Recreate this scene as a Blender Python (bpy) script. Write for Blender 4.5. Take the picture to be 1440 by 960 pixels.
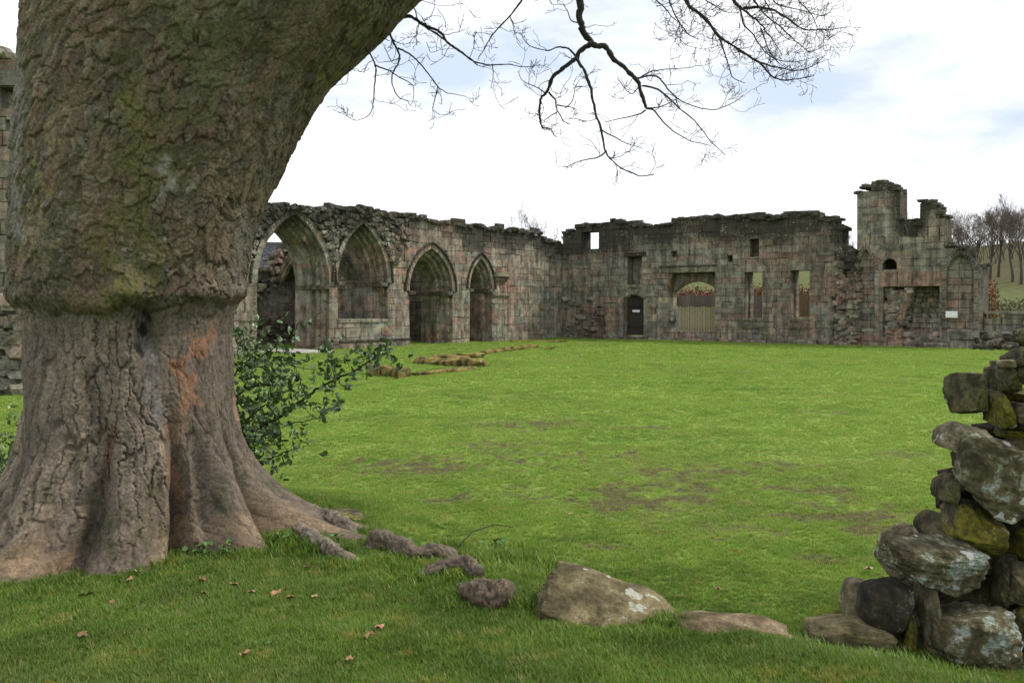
import bpy, math, random
import numpy as np
from mathutils import Vector

for o in list(bpy.data.objects):
    bpy.data.objects.remove(o)
SC = bpy.context.scene
COL = SC.collection
R = math.radians
F, HOR, CZ = 1265.0, 430.0, 1.6          # focal length in photo pixels, horizon row, eye height

# ------------------------------------------------------------------ camera
cam_d = bpy.data.cameras.new('camera')
cam = bpy.data.objects.new('camera', cam_d)
COL.objects.link(cam)
cam.location = (0, 0, CZ)
cam.rotation_euler = (R(90), 0, 0)
cam_d.sensor_width = 36
cam_d.lens = F / 1440 * 36
cam_d.shift_y = -(480 - HOR) / 1440
cam_d.clip_end = 3000
SC.camera = cam

# ------------------------------------------------------------------ sky, sun, exposure
SUN_EL, SUN_AZ = R(52), R(80)             # azimuth measured from +Y towards +X
W = bpy.data.worlds.new('World'); SC.world = W; W.use_nodes = True
nt = W.node_tree; nt.nodes.clear()
def N(nt, t, **kw):
    n = nt.nodes.new(t)
    for k, v in kw.items():
        if k.startswith('i_'):
            n.inputs[k[2:].replace('_', ' ')].default_value = v
        else: setattr(n, k, v)
    return n
out = N(nt, 'ShaderNodeOutputWorld')
sky = N(nt, 'ShaderNodeTexSky', sky_type='NISHITA', sun_disc=False, sun_elevation=SUN_EL, sun_rotation=SUN_AZ)
bg1 = N(nt, 'ShaderNodeBackground'); bg1.inputs[1].default_value = 0.12
nt.links.new(sky.outputs[0], bg1.inputs[0])
tc = N(nt, 'ShaderNodeTexCoord')
mp = N(nt, 'ShaderNodeMapping'); mp.inputs['Scale'].default_value = (1, 1, 2.6); mp.inputs['Location'].default_value = (.35, .1, .2)
nt.links.new(tc.outputs['Generated'], mp.inputs[0])
n1 = N(nt, 'ShaderNodeTexNoise'); n1.inputs['Scale'].default_value = 3.2; n1.inputs['Detail'].default_value = 7; n1.inputs['Roughness'].default_value = .55
n2 = N(nt, 'ShaderNodeTexNoise'); n2.inputs['Scale'].default_value = 1.5; n2.inputs['Detail'].default_value = 5
nt.links.new(mp.outputs[0], n1.inputs[0]); nt.links.new(mp.outputs[0], n2.inputs[0])
# cloud tone: bright white to soft blue grey
r1 = N(nt, 'ShaderNodeValToRGB')
r1.color_ramp.elements[0].position = .34; r1.color_ramp.elements[0].color = (.60, .69, .84, 1)
r1.color_ramp.elements[1].position = .52; r1.color_ramp.elements[1].color = (1.06, 1.07, 1.09, 1)
nt.links.new(n1.outputs[0], r1.inputs[0])
bg2 = N(nt, 'ShaderNodeBackground'); bg2.inputs[1].default_value = .98
nt.links.new(r1.outputs[0], bg2.inputs[0])
# thin blue gap mask, more open to the right (sun side)
sx = N(nt, 'ShaderNodeSeparateXYZ'); nt.links.new(tc.outputs['Generated'], sx.inputs[0])
ma = N(nt, 'ShaderNodeMath', operation='MULTIPLY'); ma.inputs[1].default_value = .34; nt.links.new(sx.outputs[0], ma.inputs[0])
mz = N(nt, 'ShaderNodeMath', operation='MULTIPLY'); mz.inputs[1].default_value = .25; nt.links.new(sx.outputs[2], mz.inputs[0])
mb = N(nt, 'ShaderNodeMath', operation='ADD'); nt.links.new(n2.outputs[0], mb.inputs[0]); nt.links.new(ma.outputs[0], mb.inputs[1])
mc = N(nt, 'ShaderNodeMath', operation='ADD'); nt.links.new(mb.outputs[0], mc.inputs[0]); nt.links.new(mz.outputs[0], mc.inputs[1])
mr = N(nt, 'ShaderNodeMapRange'); mr.inputs['From Min'].default_value = .67; mr.inputs['From Max'].default_value = 1.0
mr.inputs['To Max'].default_value = .6
nt.links.new(mc.outputs[0], mr.inputs[0])
mx = N(nt, 'ShaderNodeMixShader')
nt.links.new(mr.outputs[0], mx.inputs[0]); nt.links.new(bg2.outputs[0], mx.inputs[1]); nt.links.new(bg1.outputs[0], mx.inputs[2])
nt.links.new(mx.outputs[0], out.inputs[0])

sun_d = bpy.data.lights.new('sun', 'SUN'); sun_d.energy = 2.7; sun_d.angle = R(12); sun_d.color = (1, .95, .86)
sun = bpy.data.objects.new('sun', sun_d); COL.objects.link(sun)
sdir = Vector((math.sin(SUN_AZ) * math.cos(SUN_EL), math.cos(SUN_AZ) * math.cos(SUN_EL), math.sin(SUN_EL)))
sun.rotation_euler = sdir.to_track_quat('Z', 'Y').to_euler(); sun.location = (20, 5, 30)
SC.view_settings.view_transform = 'Standard'; SC.view_settings.look = 'None'
SC.view_settings.exposure = 0.30; SC.view_settings.gamma = 1
SC.render.engine = 'CYCLES'
SC.cycles.max_bounces = 6
SC.cycles.use_denoising = True

# ------------------------------------------------------------------ numeric helpers
def hash3(ix, iy, iz, seed):
    h = (ix.astype(np.int64) * 374761393 + iy.astype(np.int64) * 668265263 + iz.astype(np.int64) * 2147483647 * 3 + seed * 974634777) & 0xffffffff
    h = ((h ^ (h >> 13)) * 1274126177) & 0xffffffff
    h = ((h ^ (h >> 16)) * 2246822519) & 0xffffffff
    return ((h ^ (h >> 15)) & 0xffffff) / float(0xffffff)
def vnoise(x, y, z, seed=0):
    x, y, z = np.broadcast_arrays(np.asarray(x, float), np.asarray(y, float), np.asarray(z, float))
    xi, yi, zi = np.floor(x), np.floor(y), np.floor(z)
    fx, fy, fz = x - xi, y - yi, z - zi
    fx, fy, fz = [t * t * t * (t * (t * 6 - 15) + 10) for t in (fx, fy, fz)]
    r = 0
    for dx in (0, 1):
        for dy in (0, 1):
            for dz in (0, 1):
                w = (fx if dx else 1 - fx) * (fy if dy else 1 - fy) * (fz if dz else 1 - fz)
                r = r + w * hash3(xi + dx, yi + dy, zi + dz, seed)
    return r * 2 - 1
def fbm(x, y, z=0., seed=0, oct=4, gain=.5):
    a, f, r, t = 1., 1., 0, 0
    for i in range(oct):
        r = r + a * vnoise(np.asarray(x) * f + 17.3 * i, np.asarray(y) * f + 5.1 * i, np.asarray(z) * f, seed + i)
        t += a; a *= gain; f *= 2.03
    return r / t
def voro(u, v, seed=0):
    ui, vi = np.floor(u), np.floor(v)
    f1 = np.full(u.shape, 9.); f2 = np.full(u.shape, 9.); cid = np.zeros(u.shape); dv = np.zeros(u.shape)
    for a in (-1, 0, 1):
        for b in (-1, 0, 1):
            cu, cv = ui + a, vi + b
            pu = cu + .1 + .8 * hash3(cu, cv, cu * 0, seed); pv = cv + .1 + .8 * hash3(cu, cv, cu * 0, seed + 7)
            d = np.hypot(pu - u, pv - v); h = hash3(cu, cv, cu * 0, seed + 13)
            nearer = d < f1
            f2 = np.where(nearer, f1, np.minimum(f2, d))
            dv = np.where(nearer, pv - v, dv); cid = np.where(nearer, h, cid); f1 = np.where(nearer, d, f1)
    return f1, f2, cid, dv
def sstep(a, b, x):
    t = np.clip((np.asarray(x, float) - a) / (b - a), 0, 1)
    return t * t * (3 - 2 * t)
def P(px, py, Y):
    return np.array([(px - 720) / F * Y, Y, CZ - (py - HOR) / F * Y])

# ground height: level lawn, low bank under the tree, field rising behind the ruin
def H(x, y):
    x = np.asarray(x, float); y = np.asarray(y, float)
    e0 = np.array([-.95, 5.75]); e1 = np.array([1.35, 3.95]); d = (e1 - e0) / np.linalg.norm(e1 - e0)
    sd = (x - e0[0]) * d[1] - (y - e0[1]) * d[0]          # positive on the camera side
    bank = sstep(-.35, .3, sd + .12 * fbm(x * 1.3, y * 1.3, 0, 5, 2))
    tree = sstep(2.3, 1.2, np.hypot(x + 2.42, y - 5.75))
    near = 1 - (1 - bank * sstep(9, 6.5, y)) * (1 - tree)
    h = .15 * near
    h = h + .035 * fbm(x * .8, y * .8, 0, 11, 3) * near + .03 * fbm(x * .22, y * .22, 0, 21, 3)*sstep(4,9,y) + .012 * fbm(x * 3.1, y * 3.1, 0, 31, 2)
    dist = (x - 2.49) * .6 + (y - 45) * .8
    side = .25 + .75 * sstep(-25, 10, x) + .5 * sstep(40, 110, x)
    h = h + side * (8.0 * sstep(6, 105, dist) + 1.5 * fbm(x * .02, y * .02, 0, 41, 2) * sstep(30, 80, dist))
    return h
def gz(px, py):
    """ground point seen at a photo pixel"""
    Y = 5.
    for _ in range(25):
        Y = (CZ - float(H((px - 720) / F * Y, Y))) * F / (py - HOR) * .6 + Y * .4
    X = (px - 720) / F * Y
    return X, Y, float(H(X, Y))
# bare earth and moss patches in the lawn (shared by ground sheet and grass scatter)
def dirt(x, y):
    m = 0
    for px, py, rx, ry, s in [(740, 597, 80, 9, 1), (590, 650, 120, 14, 1.1), (950, 690, 300, 34, .62), (700, 640, 200, 28, .5), (1150, 720, 200, 26, .55), (860, 640, 60, 8, .9), (540, 652, 40, 8, 1.2), (960, 665, 110, 14, 1),
                              (1160, 690, 55, 12, 1.1), (1040, 690, 120, 14, .9), (1220, 745, 60, 10, 1), (1180, 725, 80, 12, .9), (880, 705, 110, 12, .8), (1000, 745, 110, 12, .8),
                              (1150, 785, 70, 10, .7), (1150, 580, 40, 4, .8), (740, 625, 60, 5, .9), (1270, 640, 40, 8, .7), (860, 765, 60, 8, .5), (640, 700, 60, 10, .6), (1090, 655, 70, 8, .7), (900, 602, 50, 5, .8)]:
        X, Y, _ = gz(px, py); X2, Y2, _ = gz(px, py - ry); rY = max(abs(Y2 - Y), .2); rX = rx / F * Y
        m = np.maximum(m, s * np.exp(-((x - X) / rX) ** 2 - ((y - Y) / rY) ** 2))
    n = fbm(x * 2.2, y * 2.2, 0, 71, 4, .6) * .5 + .5
    n2 = fbm(x * 7, y * 7, 0, 72, 3, .6) * .5 + .5
    n3 = fbm(x * 1.0, y * 2.2, 0, 73, 3) * .5 + .5
    return np.clip(sstep(.40, .64, np.minimum(m, 1.05) ** .6 * .40 + .42 * n + .95 * (n2 - .5) + .35 * (n3 - .5)) * sstep(.10, .4, m), 0, 1) * .92

# ------------------------------------------------------------------ object helpers
def tag(o, label=None, cat=None, group=None, kind=None):
    if label: o['label'] = label
    if cat: o['category'] = cat
    if group: o['group'] = group
    if kind: o['kind'] = kind
    return o
def empty(name, loc=(0, 0, 0), rz=0., label=None, cat=None, group=None):
    o = bpy.data.objects.new(name, None); COL.objects.link(o)
    o.location = loc; o.rotation_euler = (0, 0, rz); o.empty_display_size = .2
    return tag(o, label, cat, group)
def mkmesh(name, V, Fc, C=None, smooth=False):
    me = bpy.data.meshes.new(name)
    V = np.asarray(V, float)
    if isinstance(Fc, np.ndarray):
        k = Fc.shape[1]
        me.vertices.add(len(V)); me.vertices.foreach_set('co', V.ravel().astype(np.float32))
        me.loops.add(Fc.size); me.loops.foreach_set('vertex_index', Fc.ravel().astype(np.int32))
        me.polygons.add(len(Fc)); me.polygons.foreach_set('loop_start', np.arange(0, Fc.size, k, dtype=np.int32))
        me.update(calc_edges=True)
    else:
        me.from_pydata(V.tolist(), [], Fc); me.update()
    if C is not None:
        C = np.asarray(C, float)
        if C.shape[1] == 3: C = np.hstack([C, np.ones((len(C), 1))])
        a = me.attributes.new('Col', 'FLOAT_COLOR', 'POINT'); a.data.foreach_set('color', C.ravel().astype(np.float32))
    if smooth: me.polygons.foreach_set('use_smooth', np.ones(len(me.polygons), bool))
    return me
def mkobj(name, me, mat, parent=None, loc=None, kind=None):
    o = bpy.data.objects.new(name, me); COL.objects.link(o)
    if mat and not me.materials: me.materials.append(mat)
    if parent: o.parent = parent
    if loc is not None: o.location = loc
    if kind: o['kind'] = kind
    return o
class Buf:
    def __init__(s): s.V = []; s.F = []; s.C = []; s.n = 0
    def add(s, V, Fc, c):
        s.V.extend(map(tuple, V)); n = s.n
        s.F.extend([tuple(i + n for i in f) for f in Fc]); s.n += len(V)
        c = np.asarray(c, float)
        if c.ndim == 1: s.C.extend([tuple(c)] * len(V))
        else: s.C.extend(map(tuple, c))
    def box(s, a, b, c):
        x0, y0, z0 = a; x1, y1, z1 = b
        s.add([(x0, y0, z0), (x1, y0, z0), (x1, y1, z0), (x0, y1, z0), (x0, y0, z1), (x1, y0, z1), (x1, y1, z1), (x0, y1, z1)],
              [(0, 3, 2, 1), (4, 5, 6, 7), (0, 1, 5, 4), (1, 2, 6, 5), (2, 3, 7, 6), (3, 0, 4, 7)], c)
    def build(s, name, mat, parent=None, smooth=False, kind=None):
        if not s.V: return None
        C = np.array([c if len(c) == 4 else tuple(c) + (1,) for c in s.C])
        return mkobj(name, mkmesh(name, np.array(s.V), s.F, C, smooth), mat, parent, kind=kind)

def tube(pts, rad, sides=6, cap=True):
    pts = np.asarray(pts, float); n = len(pts)
    T = np.gradient(pts, axis=0); T /= np.linalg.norm(T, axis=1, keepdims=True) + 1e-9
    ref = np.array([0, 0, 1.]) if abs(T[0][2]) < .9 else np.array([1., 0, 0])
    V = []
    a = np.linspace(0, 2 * np.pi, sides, endpoint=False)
    U = np.cross(T[0], ref); U /= np.linalg.norm(U)
    for i in range(n):
        U = U - T[i] * (U @ T[i]); U /= np.linalg.norm(U) + 1e-9
        B = np.cross(T[i], U)
        V.append(pts[i] + rad[i] * (np.outer(np.cos(a), U) + np.outer(np.sin(a), B)))
    V = np.vstack(V); Fc = []
    for i in range(n - 1):
        for j in range(sides):
            k = (j + 1) % sides
            Fc.append((i * sides + j, i * sides + k, (i + 1) * sides + k, (i + 1) * sides + j))
    if cap:
        Fc.append(tuple(range(sides))[::-1]); Fc.append(tuple((n - 1) * sides + j for j in range(sides)))
    return V, Fc

# ------------------------------------------------------------------ materials
def newmat(name):
    m = bpy.data.materials.new(name); m.use_nodes = True
    nt = m.node_tree; b = nt.nodes['Principled BSDF']
    return m, nt, b
def mixc(nt, fac, a, b, mode='MIX'):
    n = nt.nodes.new('ShaderNodeMix'); n.data_type = 'RGBA'; n.blend_type = mode
    for sock, v in ((0, fac), (6, a), (7, b)):
        if hasattr(v, 'links'): nt.links.new(v, n.inputs[sock])
        elif sock == 0: n.inputs[0].default_value = v
        else: n.inputs[sock].default_value = tuple(v) + ((1,) if len(v) == 3 else ())
    return n.outputs[2]
def noise(nt, vec, scale, detail=5, rough=.6, dist=0.):
    n = nt.nodes.new('ShaderNodeTexNoise'); n.inputs['Scale'].default_value = scale
    n.inputs['Detail'].default_value = detail; n.inputs['Roughness'].default_value = rough; n.inputs['Distortion'].default_value = dist
    nt.links.new(vec, n.inputs['Vector']); return n.outputs[0]
def rng_(nt, v, a, b, c=0., d=1.):
    n = nt.nodes.new('ShaderNodeMapRange'); n.interpolation_type = 'SMOOTHSTEP'
    for i, x in ((1, a), (2, b), (3, c), (4, d)): n.inputs[i].default_value = x
    nt.links.new(v, n.inputs[0]); return n.outputs[0]
def mth(nt, op, a, b):
    n = nt.nodes.new('ShaderNodeMath'); n.operation = op
    for i, v in ((0, a), (1, b)):
        if hasattr(v, 'links'): nt.links.new(v, n.inputs[i])
        else: n.inputs[i].default_value = v
    return n.outputs[0]
def bump(nt, b, h, strength, dist):
    n = nt.nodes.new('ShaderNodeBump'); n.inputs['Strength'].default_value = strength; n.inputs['Distance'].default_value = dist
    nt.links.new(h, n.inputs['Height']); nt.links.new(n.outputs[0], b.inputs['Normal'])
def objvec(nt):
    return nt.nodes.new('ShaderNodeTexCoord').outputs['Object']
def attr(nt, name='Col', t='GEOMETRY'):
    n = nt.nodes.new('ShaderNodeAttribute'); n.attribute_name = name; n.attribute_type = t; return n

def stone_mat():
    m, nt, b = newmat('weathered_sandstone')
    v = objvec(nt); a = attr(nt)
    n1 = noise(nt, v, 3.0, 6, .65); n2 = noise(nt, v, 14, 6, .7); n3 = noise(nt, v, 1.1, 4, .6); n4 = noise(nt, v, 45, 4, .7)
    c = mixc(nt, rng_(nt, n1, .3, .7), (.52, .50, .49), (1.34, 1.28, 1.16)); c = mixc(nt, 1., a.outputs['Color'], c, 'MULTIPLY')
    c = mixc(nt, 1., c, mixc(nt, rng_(nt, n4, .3, .7), (.72, .72, .72), (1.2, 1.2, 1.2)), 'MULTIPLY')
    st_ = nt.nodes.new('ShaderNodeMapping'); st_.inputs['Scale'].default_value = (2.2, 2.2, .22); nt.links.new(v, st_.inputs[0])
    ns = noise(nt, st_.outputs[0], 2.0, 5, .65)
    c = mixc(nt, 1., c, mixc(nt, rng_(nt, ns, .36, .62), (.62, .62, .6), (1.16, 1.15, 1.13)), 'MULTIPLY')
    c = mixc(nt, rng_(nt, n3, .52, .75, 0, .4), c, (.10, .105, .065))            # green algae
    n5 = noise(nt, v, 1.6, 6, .7, .5)
    wx = mth(nt, 'ADD', mth(nt, 'SUBTRACT', mth(nt, 'MULTIPLY', mth(nt, 'ADD', n2, mth(nt, 'ADD', n1, n5)), .75), .62), mth(nt, 'MULTIPLY', a.outputs['Alpha'], 1.0))
    c = mixc(nt, rng_(nt, wx, .80, 1.15, 0, .88), c, (.030, .028, .022))          # black crust
    vo = nt.nodes.new('ShaderNodeTexVoronoi'); vo.inputs['Scale'].default_value = 9; nt.links.new(v, vo.inputs['Vector'])
    sp = mth(nt, 'MULTIPLY', rng_(nt, vo.outputs['Distance'], .28, .16), rng_(nt, noise(nt, v, 1.7, 3), .53, .64))
    c = mixc(nt, mth(nt, 'MULTIPLY', sp, .75), c, (.42, .42, .37))                # pale lichen
    nt.links.new(c, b.inputs['Base Color']); b.inputs['Roughness'].default_value = .92; b.inputs['Specular IOR Level'].default_value = .2
    bump(nt, b, mth(nt, 'ADD', mth(nt, 'MULTIPLY', n1, .8), mth(nt, 'MULTIPLY', n2, .5)), .9, .05)
    return m
def rock_mat(name, base, base2, lich=.5, lcol=(.42, .43, .37), lscale=9., moss=.0, mcol=(.12, .11, .015), teal=0., sun_side=0.):
    m, nt, b = newmat(name)
    v = objvec(nt)
    n1 = noise(nt, v, 5, 6, .62, .4); n2 = noise(nt, v, 30, 6, .7); n3 = noise(nt, v, 2.2, 3, .5); n4 = noise(nt, v, 90, 3, .7)
    c = mixc(nt, rng_(nt, n1, .36, .62), tuple(x * .7 for x in base), tuple(x * 1.12 for x in base2))
    c = mixc(nt, 1., c, mixc(nt, rng_(nt, n2, .3, .7), (.6, .6, .6), (1.3, 1.3, 1.3)), 'MULTIPLY')
    c = mixc(nt, rng_(nt, n2, .60, .72, 0, .7), c, (.02, .018, .012))
    geo = nt.nodes.new('ShaderNodeNewGeometry'); sp = nt.nodes.new('ShaderNodeSeparateXYZ'); nt.links.new(geo.outputs['Normal'], sp.inputs[0])
    if moss:
        mm = mth(nt, 'ADD', n3, mth(nt, 'MULTIPLY', n2, .35))
        c = mixc(nt, rng_(nt, mm, .92 - moss * .4, 1.0 - moss * .4, 0, .85), c, mixc(nt, rng_(nt, n2, .4, .6), (mcol[0] * .4, mcol[1] * .45, mcol[2]), mcol))
    if teal:
        t = mth(nt, 'ADD', mth(nt, 'MULTIPLY', n1, .7), mth(nt, 'MULTIPLY', n2, .5))
        c = mixc(nt, rng_(nt, t, .78 - teal * .25, .84 - teal * .25, 0, .85), c, mixc(nt, rng_(nt, n4, .35, .65), (.15, .19, .155), (.32, .37, .32)))
    if lich:
        vw = nt.nodes.new('ShaderNodeVectorMath'); vw.operation = 'ADD'
        nn = nt.nodes.new('ShaderNodeTexNoise'); nn.inputs['Scale'].default_value = 14; nt.links.new(v, nn.inputs['Vector'])
        sc_ = nt.nodes.new('ShaderNodeVectorMath'); sc_.operation = 'SCALE'; sc_.inputs[3].default_value = .13; nt.links.new(nn.outputs[1], sc_.inputs[0])
        nt.links.new(v, vw.inputs[0]); nt.links.new(sc_.outputs[0], vw.inputs[1])
        vo = nt.nodes.new('ShaderNodeTexVoronoi'); vo.inputs['Scale'].default_value = lscale; vo.inputs['Randomness'].default_value = 1
        nt.links.new(vw.outputs[0], vo.inputs['Vector'])
        hs = nt.nodes.new('ShaderNodeSeparateColor'); nt.links.new(vo.outputs['Color'], hs.inputs[0])
        thr = rng_(nt, hs.outputs[0], 1 - lich, 1.0, 0.02, .42)
        d = mth(nt, 'SUBTRACT', thr, vo.outputs['Distance'])
        c = mixc(nt, mth(nt, 'MULTIPLY', rng_(nt, d, 0., .05, 0, .9), rng_(nt, n2, .3, .5, .35, 1)), c, mixc(nt, rng_(nt, n4, .4, .6), tuple(x * .75 for x in lcol), lcol))
    if lich:
        v2 = nt.nodes.new('ShaderNodeTexVoronoi'); v2.inputs['Scale'].default_value = lscale * 3.3; nt.links.new(vw.outputs[0], v2.inputs['Vector'])
        c = mixc(nt, mth(nt, 'MULTIPLY', rng_(nt, v2.outputs['Distance'], .30, .18, 0, .75), rng_(nt, n1, .50, .60)), c, tuple(x * .8 for x in lcol))
    nt.links.new(c, b.inputs['Base Color']); b.inputs['Roughness'].default_value = .9; b.inputs['Specular IOR Level'].default_value = .25
    bump(nt, b, mth(nt, 'ADD', mth(nt, 'ADD', n1, mth(nt, 'MULTIPLY', n2, .45)), mth(nt, 'MULTIPLY', n4, .15)), .8, .03)
    return m
def bark_mat():
    m, nt, b = newmat('flaking_bark')
    v = objvec(nt); a = attr(nt); n2 = noise(nt, v, 60, 5, .7); n1 = noise(nt, v, 18, 5, .65, .6)
    c = mixc(nt, 1., a.outputs['Color'], mixc(nt, rng_(nt, n2, .3, .7), (.66, .66, .66), (1.3, 1.3, 1.3)), 'MULTIPLY')
    c = mixc(nt, 1., c, mixc(nt, rng_(nt, n1, .3, .7), (.75, .76, .74), (1.2, 1.2, 1.2)), 'MULTIPLY')
    nt.links.new(c, b.inputs['Base Color']); b.inputs['Roughness'].default_value = .82; b.inputs['Specular IOR Level'].default_value = .3
    bump(nt, b, mth(nt, 'ADD', mth(nt, 'MULTIPLY', n1, .5), mth(nt, 'MULTIPLY', n2, .5)), .6, .008)
    return m
def attr_mat(name, rough=.8, spec=.3, var=.3, scale=20., transl=0., obj_rand=False):
    m, nt, b = newmat(name); a = attr(nt); v = objvec(nt); n = noise(nt, v, scale, 4)
    c = mixc(nt, 1., a.outputs['Color'], mixc(nt, rng_(nt, n, .3, .7), (1 - var,) * 3, (1 + var,) * 3), 'MULTIPLY')
    nt.links.new(c, b.inputs['Base Color']); b.inputs['Roughness'].default_value = rough; b.inputs['Specular IOR Level'].default_value = spec
    return m
def plain(name, col, rough=.8, var=.25, scale=15., bmp=.4, bd=.01, spec=.3):
    m, nt, b = newmat(name); v = objvec(nt); n = noise(nt, v, scale, 6)
    c = mixc(nt, rng_(nt, n, .3, .7), tuple(x * (1 - var) for x in col), tuple(x * (1 + var) for x in col))
    nt.links.new(c, b.inputs['Base Color']); b.inputs['Roughness'].default_value = rough; b.inputs['Specular IOR Level'].default_value = spec
    bump(nt, b, n, bmp, bd)
    return m
GREEN_A, GREEN_B, GREEN_C = (.098, .172, .028), (.190, .272, .052), (.27, .29, .09)
def ground_mat():
    m, nt, b = newmat('lawn')
    pos = nt.nodes.new('ShaderNodeNewGeometry').outputs['Position']; a = attr(nt)
    sp = nt.nodes.new('ShaderNodeSeparateColor'); nt.links.new(a.outputs['Color'], sp.inputs[0])
    big = noise(nt, pos, .35, 5, .6); mid = noise(nt, pos, 2.0, 5, .65); fine = noise(nt, pos, 22, 6, .75); vf = noise(nt, pos, 90, 3, .7)
    c = mixc(nt, rng_(nt, mid, .3, .7), GREEN_A, GREEN_B)
    c = mixc(nt, rng_(nt, big, .35, .65, .1, .75), c, GREEN_B)
    c = mixc(nt, rng_(nt, mid, .56, .72, 0, .3), c, GREEN_C)
    sxy = nt.nodes.new('ShaderNodeSeparateXYZ'); nt.links.new(pos, sxy.inputs[0])
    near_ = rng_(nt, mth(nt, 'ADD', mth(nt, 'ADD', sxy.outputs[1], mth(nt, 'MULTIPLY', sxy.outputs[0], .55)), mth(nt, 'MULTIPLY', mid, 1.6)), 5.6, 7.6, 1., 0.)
    c = mixc(nt, mth(nt, 'MULTIPLY', near_, rng_(nt, noise(nt, pos, 1.1, 4), .3, .6, .65, 1.)), c, mixc(nt, rng_(nt, mid, .3, .7), (.086, .176, .026), (.165, .275, .048)))   # canopy shade put into the lawn colour of the near bank
    c = mixc(nt, rng_(nt, noise(nt, pos, 4.5, 4, .6), .57, .68, 0, .55), c, (.22, .21, .05))   # mossy yellow flecks
    c = mixc(nt, 1., c, mixc(nt, rng_(nt, fine, .3, .7), (.72, .76, .7), (1.2, 1.18, 1.2)), 'MULTIPLY')
    e = mixc(nt, rng_(nt, fine, .35, .65), (.035, .026, .014), (.13, .10, .055))
    e = mixc(nt, rng_(nt, vf, .5, .62, 0, .5), e, (.10, .14, .02))
    c = mixc(nt, sp.outputs[0], c, e)
    c = mixc(nt, sp.outputs[2], c, mixc(nt, rng_(nt, mid, .35, .65), (.055, .062, .028), (.105, .105, .048)))
    c = mixc(nt, sp.outputs[1], c, mixc(nt, rng_(nt, fine, .35, .65), (.045, .032, .018), (.10, .075, .045)))     # woodland slope
    nt.links.new(c, b.inputs['Base Color']); b.inputs['Roughness'].default_value = .95; b.inputs['Specular IOR Level'].default_value = .1
    bump(nt, b, mth(nt, 'ADD', mid, mth(nt, 'ADD', mth(nt, 'MULTIPLY', fine, .5), mth(nt, 'MULTIPLY', vf, .2))), .8, .05)
    return m
def blade_mat():
    m, nt, b = newmat('grass_blade')
    pos = nt.nodes.new('ShaderNodeNewGeometry').outputs['Position']; a = attr(nt); ti = attr(nt, 'tint', 'INSTANCER')
    big = noise(nt, pos, .35, 5, .6); mid = noise(nt, pos, 2.0, 5, .65)
    c = mixc(nt, rng_(nt, mid, .3, .7), GREEN_A, GREEN_B)
    c = mixc(nt, rng_(nt, big, .35, .65, .1, .75), c, GREEN_B)
    c = mixc(nt, rng_(nt, mid, .56, .72, 0, .35), c, GREEN_C)
    sxy = nt.nodes.new('ShaderNodeSeparateXYZ'); nt.links.new(pos, sxy.inputs[0])
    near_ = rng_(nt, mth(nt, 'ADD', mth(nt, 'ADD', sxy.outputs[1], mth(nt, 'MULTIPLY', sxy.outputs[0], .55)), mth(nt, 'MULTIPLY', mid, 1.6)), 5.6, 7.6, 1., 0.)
    c = mixc(nt, mth(nt, 'MULTIPLY', near_, rng_(nt, noise(nt, pos, 1.1, 4), .3, .6, .65, 1.)), c, mixc(nt, rng_(nt, mid, .3, .7), (.060, .105, .016), (.105, .165, .026)))   # blades coloured darker on the near bank, painting in the tree's shade
    c = mixc(nt, rng_(nt, noise(nt, pos, 4.5, 4, .6), .57, .68, 0, .55), c, (.22, .21, .05))   # mossy yellow flecks
    c = mixc(nt, 1., c, a.outputs['Color'], 'MULTIPLY')
    c = mixc(nt, 1., c, (1.42, 1.42, 1.42), 'MULTIPLY')
    c = mixc(nt, ti.outputs['Fac'], c, (.42, .36, .16))
    nt.links.new(c, b.inputs['Base Color']); b.inputs['Roughness'].default_value = .55; b.inputs['Specular IOR Level'].default_value = .35
    tr = nt.nodes.new('ShaderNodeBsdfTranslucent'); nt.links.new(c, tr.inputs[0])
    ms = nt.nodes.new('ShaderNodeMixShader'); ms.inputs[0].default_value = .45
    o = nt.nodes['Material Output']; nt.links.new(b.outputs[0], ms.inputs[1]); nt.links.new(tr.outputs[0], ms.inputs[2]); nt.links.new(ms.outputs[0], o.inputs[0])
    return m
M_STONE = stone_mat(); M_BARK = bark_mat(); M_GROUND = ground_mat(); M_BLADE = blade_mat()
M_ATTR = attr_mat('painted_by_attribute'); M_TWIG = plain('twig_bark', (.035, .031, .024), .85, .3, 30)
M_WOODY = attr_mat('bare_wood', .9, .15, .25, 3)
M_LEAF = attr_mat('glossy_leaf', .36, .6, .2, 30)
M_ROCKS = {
 'big': rock_mat('boulder_lichen_stone', (.10, .083, .038), (.175, .142, .072), 1.0, (.42, .42, .34), 8, .2, (.10, .10, .015)),
 'brown': rock_mat('brown_boulder_stone', (.12, .085, .045), (.22, .165, .095), .18, (.42, .40, .25), 7, .12),
 'dark': rock_mat('dark_wall_stone', (.05, .042, .024), (.12, .105, .05), .25, (.33, .34, .27), 12, .35, (.09, .085, .012)),
 'teal': rock_mat('lichen_covered_stone', (.065, .055, .028), (.14, .12, .06), .35, (.52, .54, .47), 11, .25, (.09, .09, .015), .66),
 'moss': rock_mat('mossy_stone', (.06, .05, .03), (.14, .12, .06), .2, (.4, .4, .33), 12, .75, (.17, .15, .01)),
 'pale': rock_mat('pale_buff_stone', (.11, .095, .055), (.22, .19, .115), .35, (.45, .45, .38), 11, .15, (.09, .09, .02), .1),
 'black': rock_mat('blackened_stone', (.018, .015, .01), (.05, .042, .025), .15, (.2, .2, .15), 12, .15),
 'slab': rock_mat('flat_slab_stone', (.10, .085, .04), (.18, .15, .075), .1, (.3, .3, .2), 9, .25, (.09, .085, .02)),
}

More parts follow.
